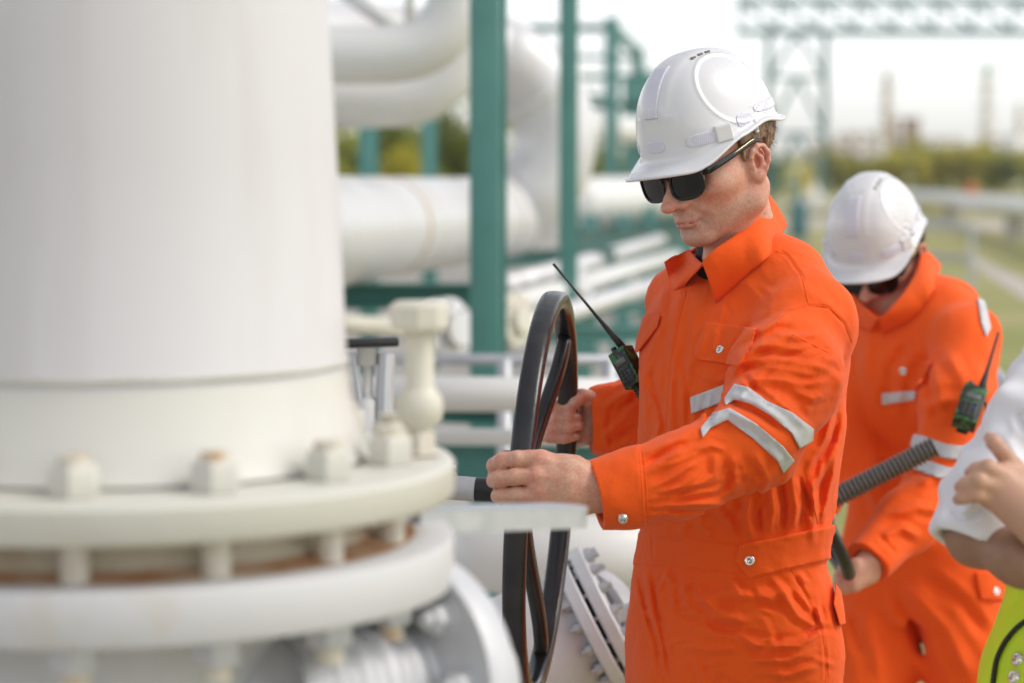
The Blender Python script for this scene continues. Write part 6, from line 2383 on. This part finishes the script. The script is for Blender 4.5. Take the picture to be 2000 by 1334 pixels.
# hand of the other arm resting on the sleeve
H3 = Field()
kn = [(1980, 915, 2.945, 20), (1960, 930, 2.925, 21), (1944, 950, 2.92, 20), (1936, 975, 2.925, 18)]
for i, k in enumerate(kn):
    chain_px(H3, [(2045, 1010 + i * 14, 2.915, 30), k], .022)
tips = [[(1955, 880, 2.93, 16), (1941, 864, 2.935, 15), (1933, 855, 2.945, 12)], [(1930, 914, 2.91, 17), (1908, 918, 2.918, 15.5), (1895, 923, 2.93, 12)],
        [(1912, 940, 2.905, 17), (1888, 946, 2.913, 15.5), (1875, 951, 2.928, 12)], [(1906, 965, 2.908, 15.5), (1882, 971, 2.915, 14), (1871, 976, 2.928, 11)]]
for k, tp in zip(kn, tips):
    g = Field()
    chain_px(g, [k] + tp, .004)
    H3.add(g, P(*tp[0][:3]), .09, .006)
chain_px(H3, [(2045, 1030, 2.915, 36), (2120, 1110, 2.95, 40), (2200, 1140, 3.1, 44)], .02)
hand3 = H3
elb3r = P(2290, 1080, 3.32)
B3.chain([s3r, elb3r, P(2200, 1130, 3.06)], [.045, .042, .034], .02)
hips3 = P(2120, 1260, 3.25)
for s in (1, -1):
    hp = hips3 + np.array([.02 * s, -.09 * s, 0])
    B3.chain([hp, hp + np.array([0, 0, -.42]), np.array([hp[0], hp[1], .09]), np.array([hp[0] - .12, hp[1] - .02, .05])], [.055, .046, .036, .03], .02)
solid('body', B3, (.50, 2.75, .0), (1.10, 3.65, 1.86), .0036, TAN, w3, slack=1.7)
ohand = solid('hand', H3, P(2040, 1000, 2.95) - .26, P(2040, 1000, 2.95) + .26, .0022, HAND3, w3, slack=1.7)
ohand['label'] = 'paler hand resting on the sleeve'
# shirt
SH = Field()
fn3, c03, r03 = loft_field([(560, 2110, 2210, 3.27, 1.4), (600, 2060, 2250, 3.27, 1.6), (700, 2020, 2275, 3.26, 1.5), (850, 2005, 2280, 3.25, 1.4), (1000, 2000, 2275, 3.25, 1.4), (1150, 2000, 2270, 3.25, 1.4), (1300, 2000, 2270, 3.25, 1.4)], 70)
SH.add(fn3, c03, r03, 0)
chain_px(SH, [(2160, 590, 3.26, 70), (2105, 665, 3.10, 80)], .05)
chain_px(SH, [(2160, 590, 3.26, 70), (2200, 665, 3.42, 80)], .05)
SS = Field()
chain_px(SS, [(2100, 680, 3.10, 86), (2020, 840, 3.05, 90), (1946, 960, 3.035, 90), (1906, 1042, 3.02, 92)], .03)
_w4 = waves(71, 14, .06, .0028)
SS.disp(lambda p: _w4(p), P(1990, 880, 3.05), .4)
folds_px(SS, [([(1960, 850), (1990, 900), (2000, 950)], 5, 14), ([(1930, 930), (1900, 980), (1870, 1020)], 5, 12), ([(1850, 1000), (1880, 1010), (1920, 1000)], -5, 8), ([(1846, 1060), (1870, 1080), (1900, 1110)], 5, 9), ([(1990, 800), (2010, 850)], -5, 12)], 3.03, .2, P(1960, 920, 3.04), .4)
hp_ = P(1893, 1072, 3.015).astype(np.float32)
hn_ = (P(1946, 960, 3.035) - P(1893, 1072, 3.015))
hn_ = (hn_ / np.linalg.norm(hn_)).astype(np.float32)
SS.add(lambda p: -((p - hp_) @ hn_), hp_, 9, .006, 'i')
SS.cap(P(1915, 1030, 3.02), P(1885, 1110, 3.0), .040, .052, .004, 's')
SH.add(SS, P(1990, 870, 3.06), .36, .02)
chain_px(SH, [(2205, 670, 3.42, 84), (2270, 880, 3.38, 88), (2285, 1030, 3.34, 80)], .03)
SH.cap(P(2160, 500, 3.26), P(2165, 590, 3.26), .062, .06, .004, 's')
solid('shirt', SH, (.50, 2.85, .6), (1.15, 3.70, 1.56), .0040, SHIRT, w3, slack=1.8)
# vest
VS = Field()
fnv, c0v, r0v = loft_field([(585, 2080, 2240, 3.27, 1.6), (640, 2035, 2270, 3.26, 1.5), (720, 2000, 2286, 3.25, 1.5), (850, 1993, 2292, 3.25, 1.45), (1000, 1986, 2290, 3.25, 1.4), (1150, 1974, 2285, 3.25, 1.4), (1240, 1952, 2290, 3.25, 1.4), (1334, 1926, 2296, 3.25, 1.4), (1420, 1915, 2300, 3.25, 1.4)], 70)
VS.add(fnv, c0v, r0v, 0)
chain_px(VS, [(2160, 600, 3.26, 70), (2118, 652, 3.14, 78)], .04)
chain_px(VS, [(2160, 600, 3.26, 70), (2195, 652, 3.38, 78)], .04)
_w5 = waves(81, 12, .08, .003)
VS.disp(lambda p: _w5(p), c0v, 1)
VS.cap(P(2070, 690, 3.02), P(2120, 680, 3.16), .10, .06, .01, 's')
VS.cap(P(2160, 480, 3.20), P(2165, 640, 3.22), .075, .05, .01, 's')
vest = solid('safety_vest', VS, (.50, 2.85, .75), (1.15, 3.70, 1.54), .0042, HIVIS, w3, slack=1.8)


def on3(px, py, lift=.003):
    p, n = march(VS, px, py, 2.6, 3.6)
    return P(px, py, 3.2) if p is None else p + np.array(n) * lift


bm = bmesh.new()
add_tube(bm, smooth_path([on3(2030, 1200), on3(2000, 1217), on3(1983, 1232), on3(1967, 1252), on3(1955, 1275), on3(1948, 1296), on3(1943, 1334), on3(1941, 1360)], 5), .0036, 8)
obj('piping', bm, PIPING, vest, smooth=True)
bm = bmesh.new()
add_tube(bm, smooth_path([on3(2010, 760), on3(2003, 800), on3(2000, 836), on3(2004, 880), on3(2010, 920)], 5), .0036, 8)
obj('piping', bm, PIPING, vest, smooth=True)
snap_at(VS, 1989, 1288, vest, .0095, .002, 2.6, 3.6)
snap_at(VS, 1982, 1323, vest, .0095, .002, 2.6, 3.6)
TS = Field()
for s in (1, -1):
    hp = hips3 + np.array([.02 * s, -.09 * s, 0])
    TS.chain([hp + np.array([.015, 0, -.17]), hp + np.array([0.01, 0, -.42]), np.array([hp[0], hp[1], .08])], [.098, .085, .075], .03)
solid('trousers', TS, (.50, 2.85, .02), (1.15, 3.70, 1.10), .008, TROUSER, w3)
hh = Local(lambda q: _hair(q), H3_M, H3_O, 1.0)
solid('hair', hh, H3_O - .17, H3_O + .17, .004, DARKHAIR, w3, slack=2)
for s in (1, -1):
    hp = hips3 + np.array([.02 * s, -.09 * s, 0])
    ank = np.array([hp[0], hp[1], .09])
    f = Field()
    f.cap(ank + np.array([0, 0, .04]), ank + np.array([0, 0, -.03]), .06, .055, .02)
    f.cap(ank + np.array([0, 0, -.045]), ank + np.array([-.14, -.02, -.05]), .046, .040, .03)
    f.add(lambda p: .004 - p[:, 2], ank, 9, .006, 'i')
    solid('boot', f, ank - .26, ank + .2, .006, BOOT, w3)
print('TIME all', time.time() - T0)
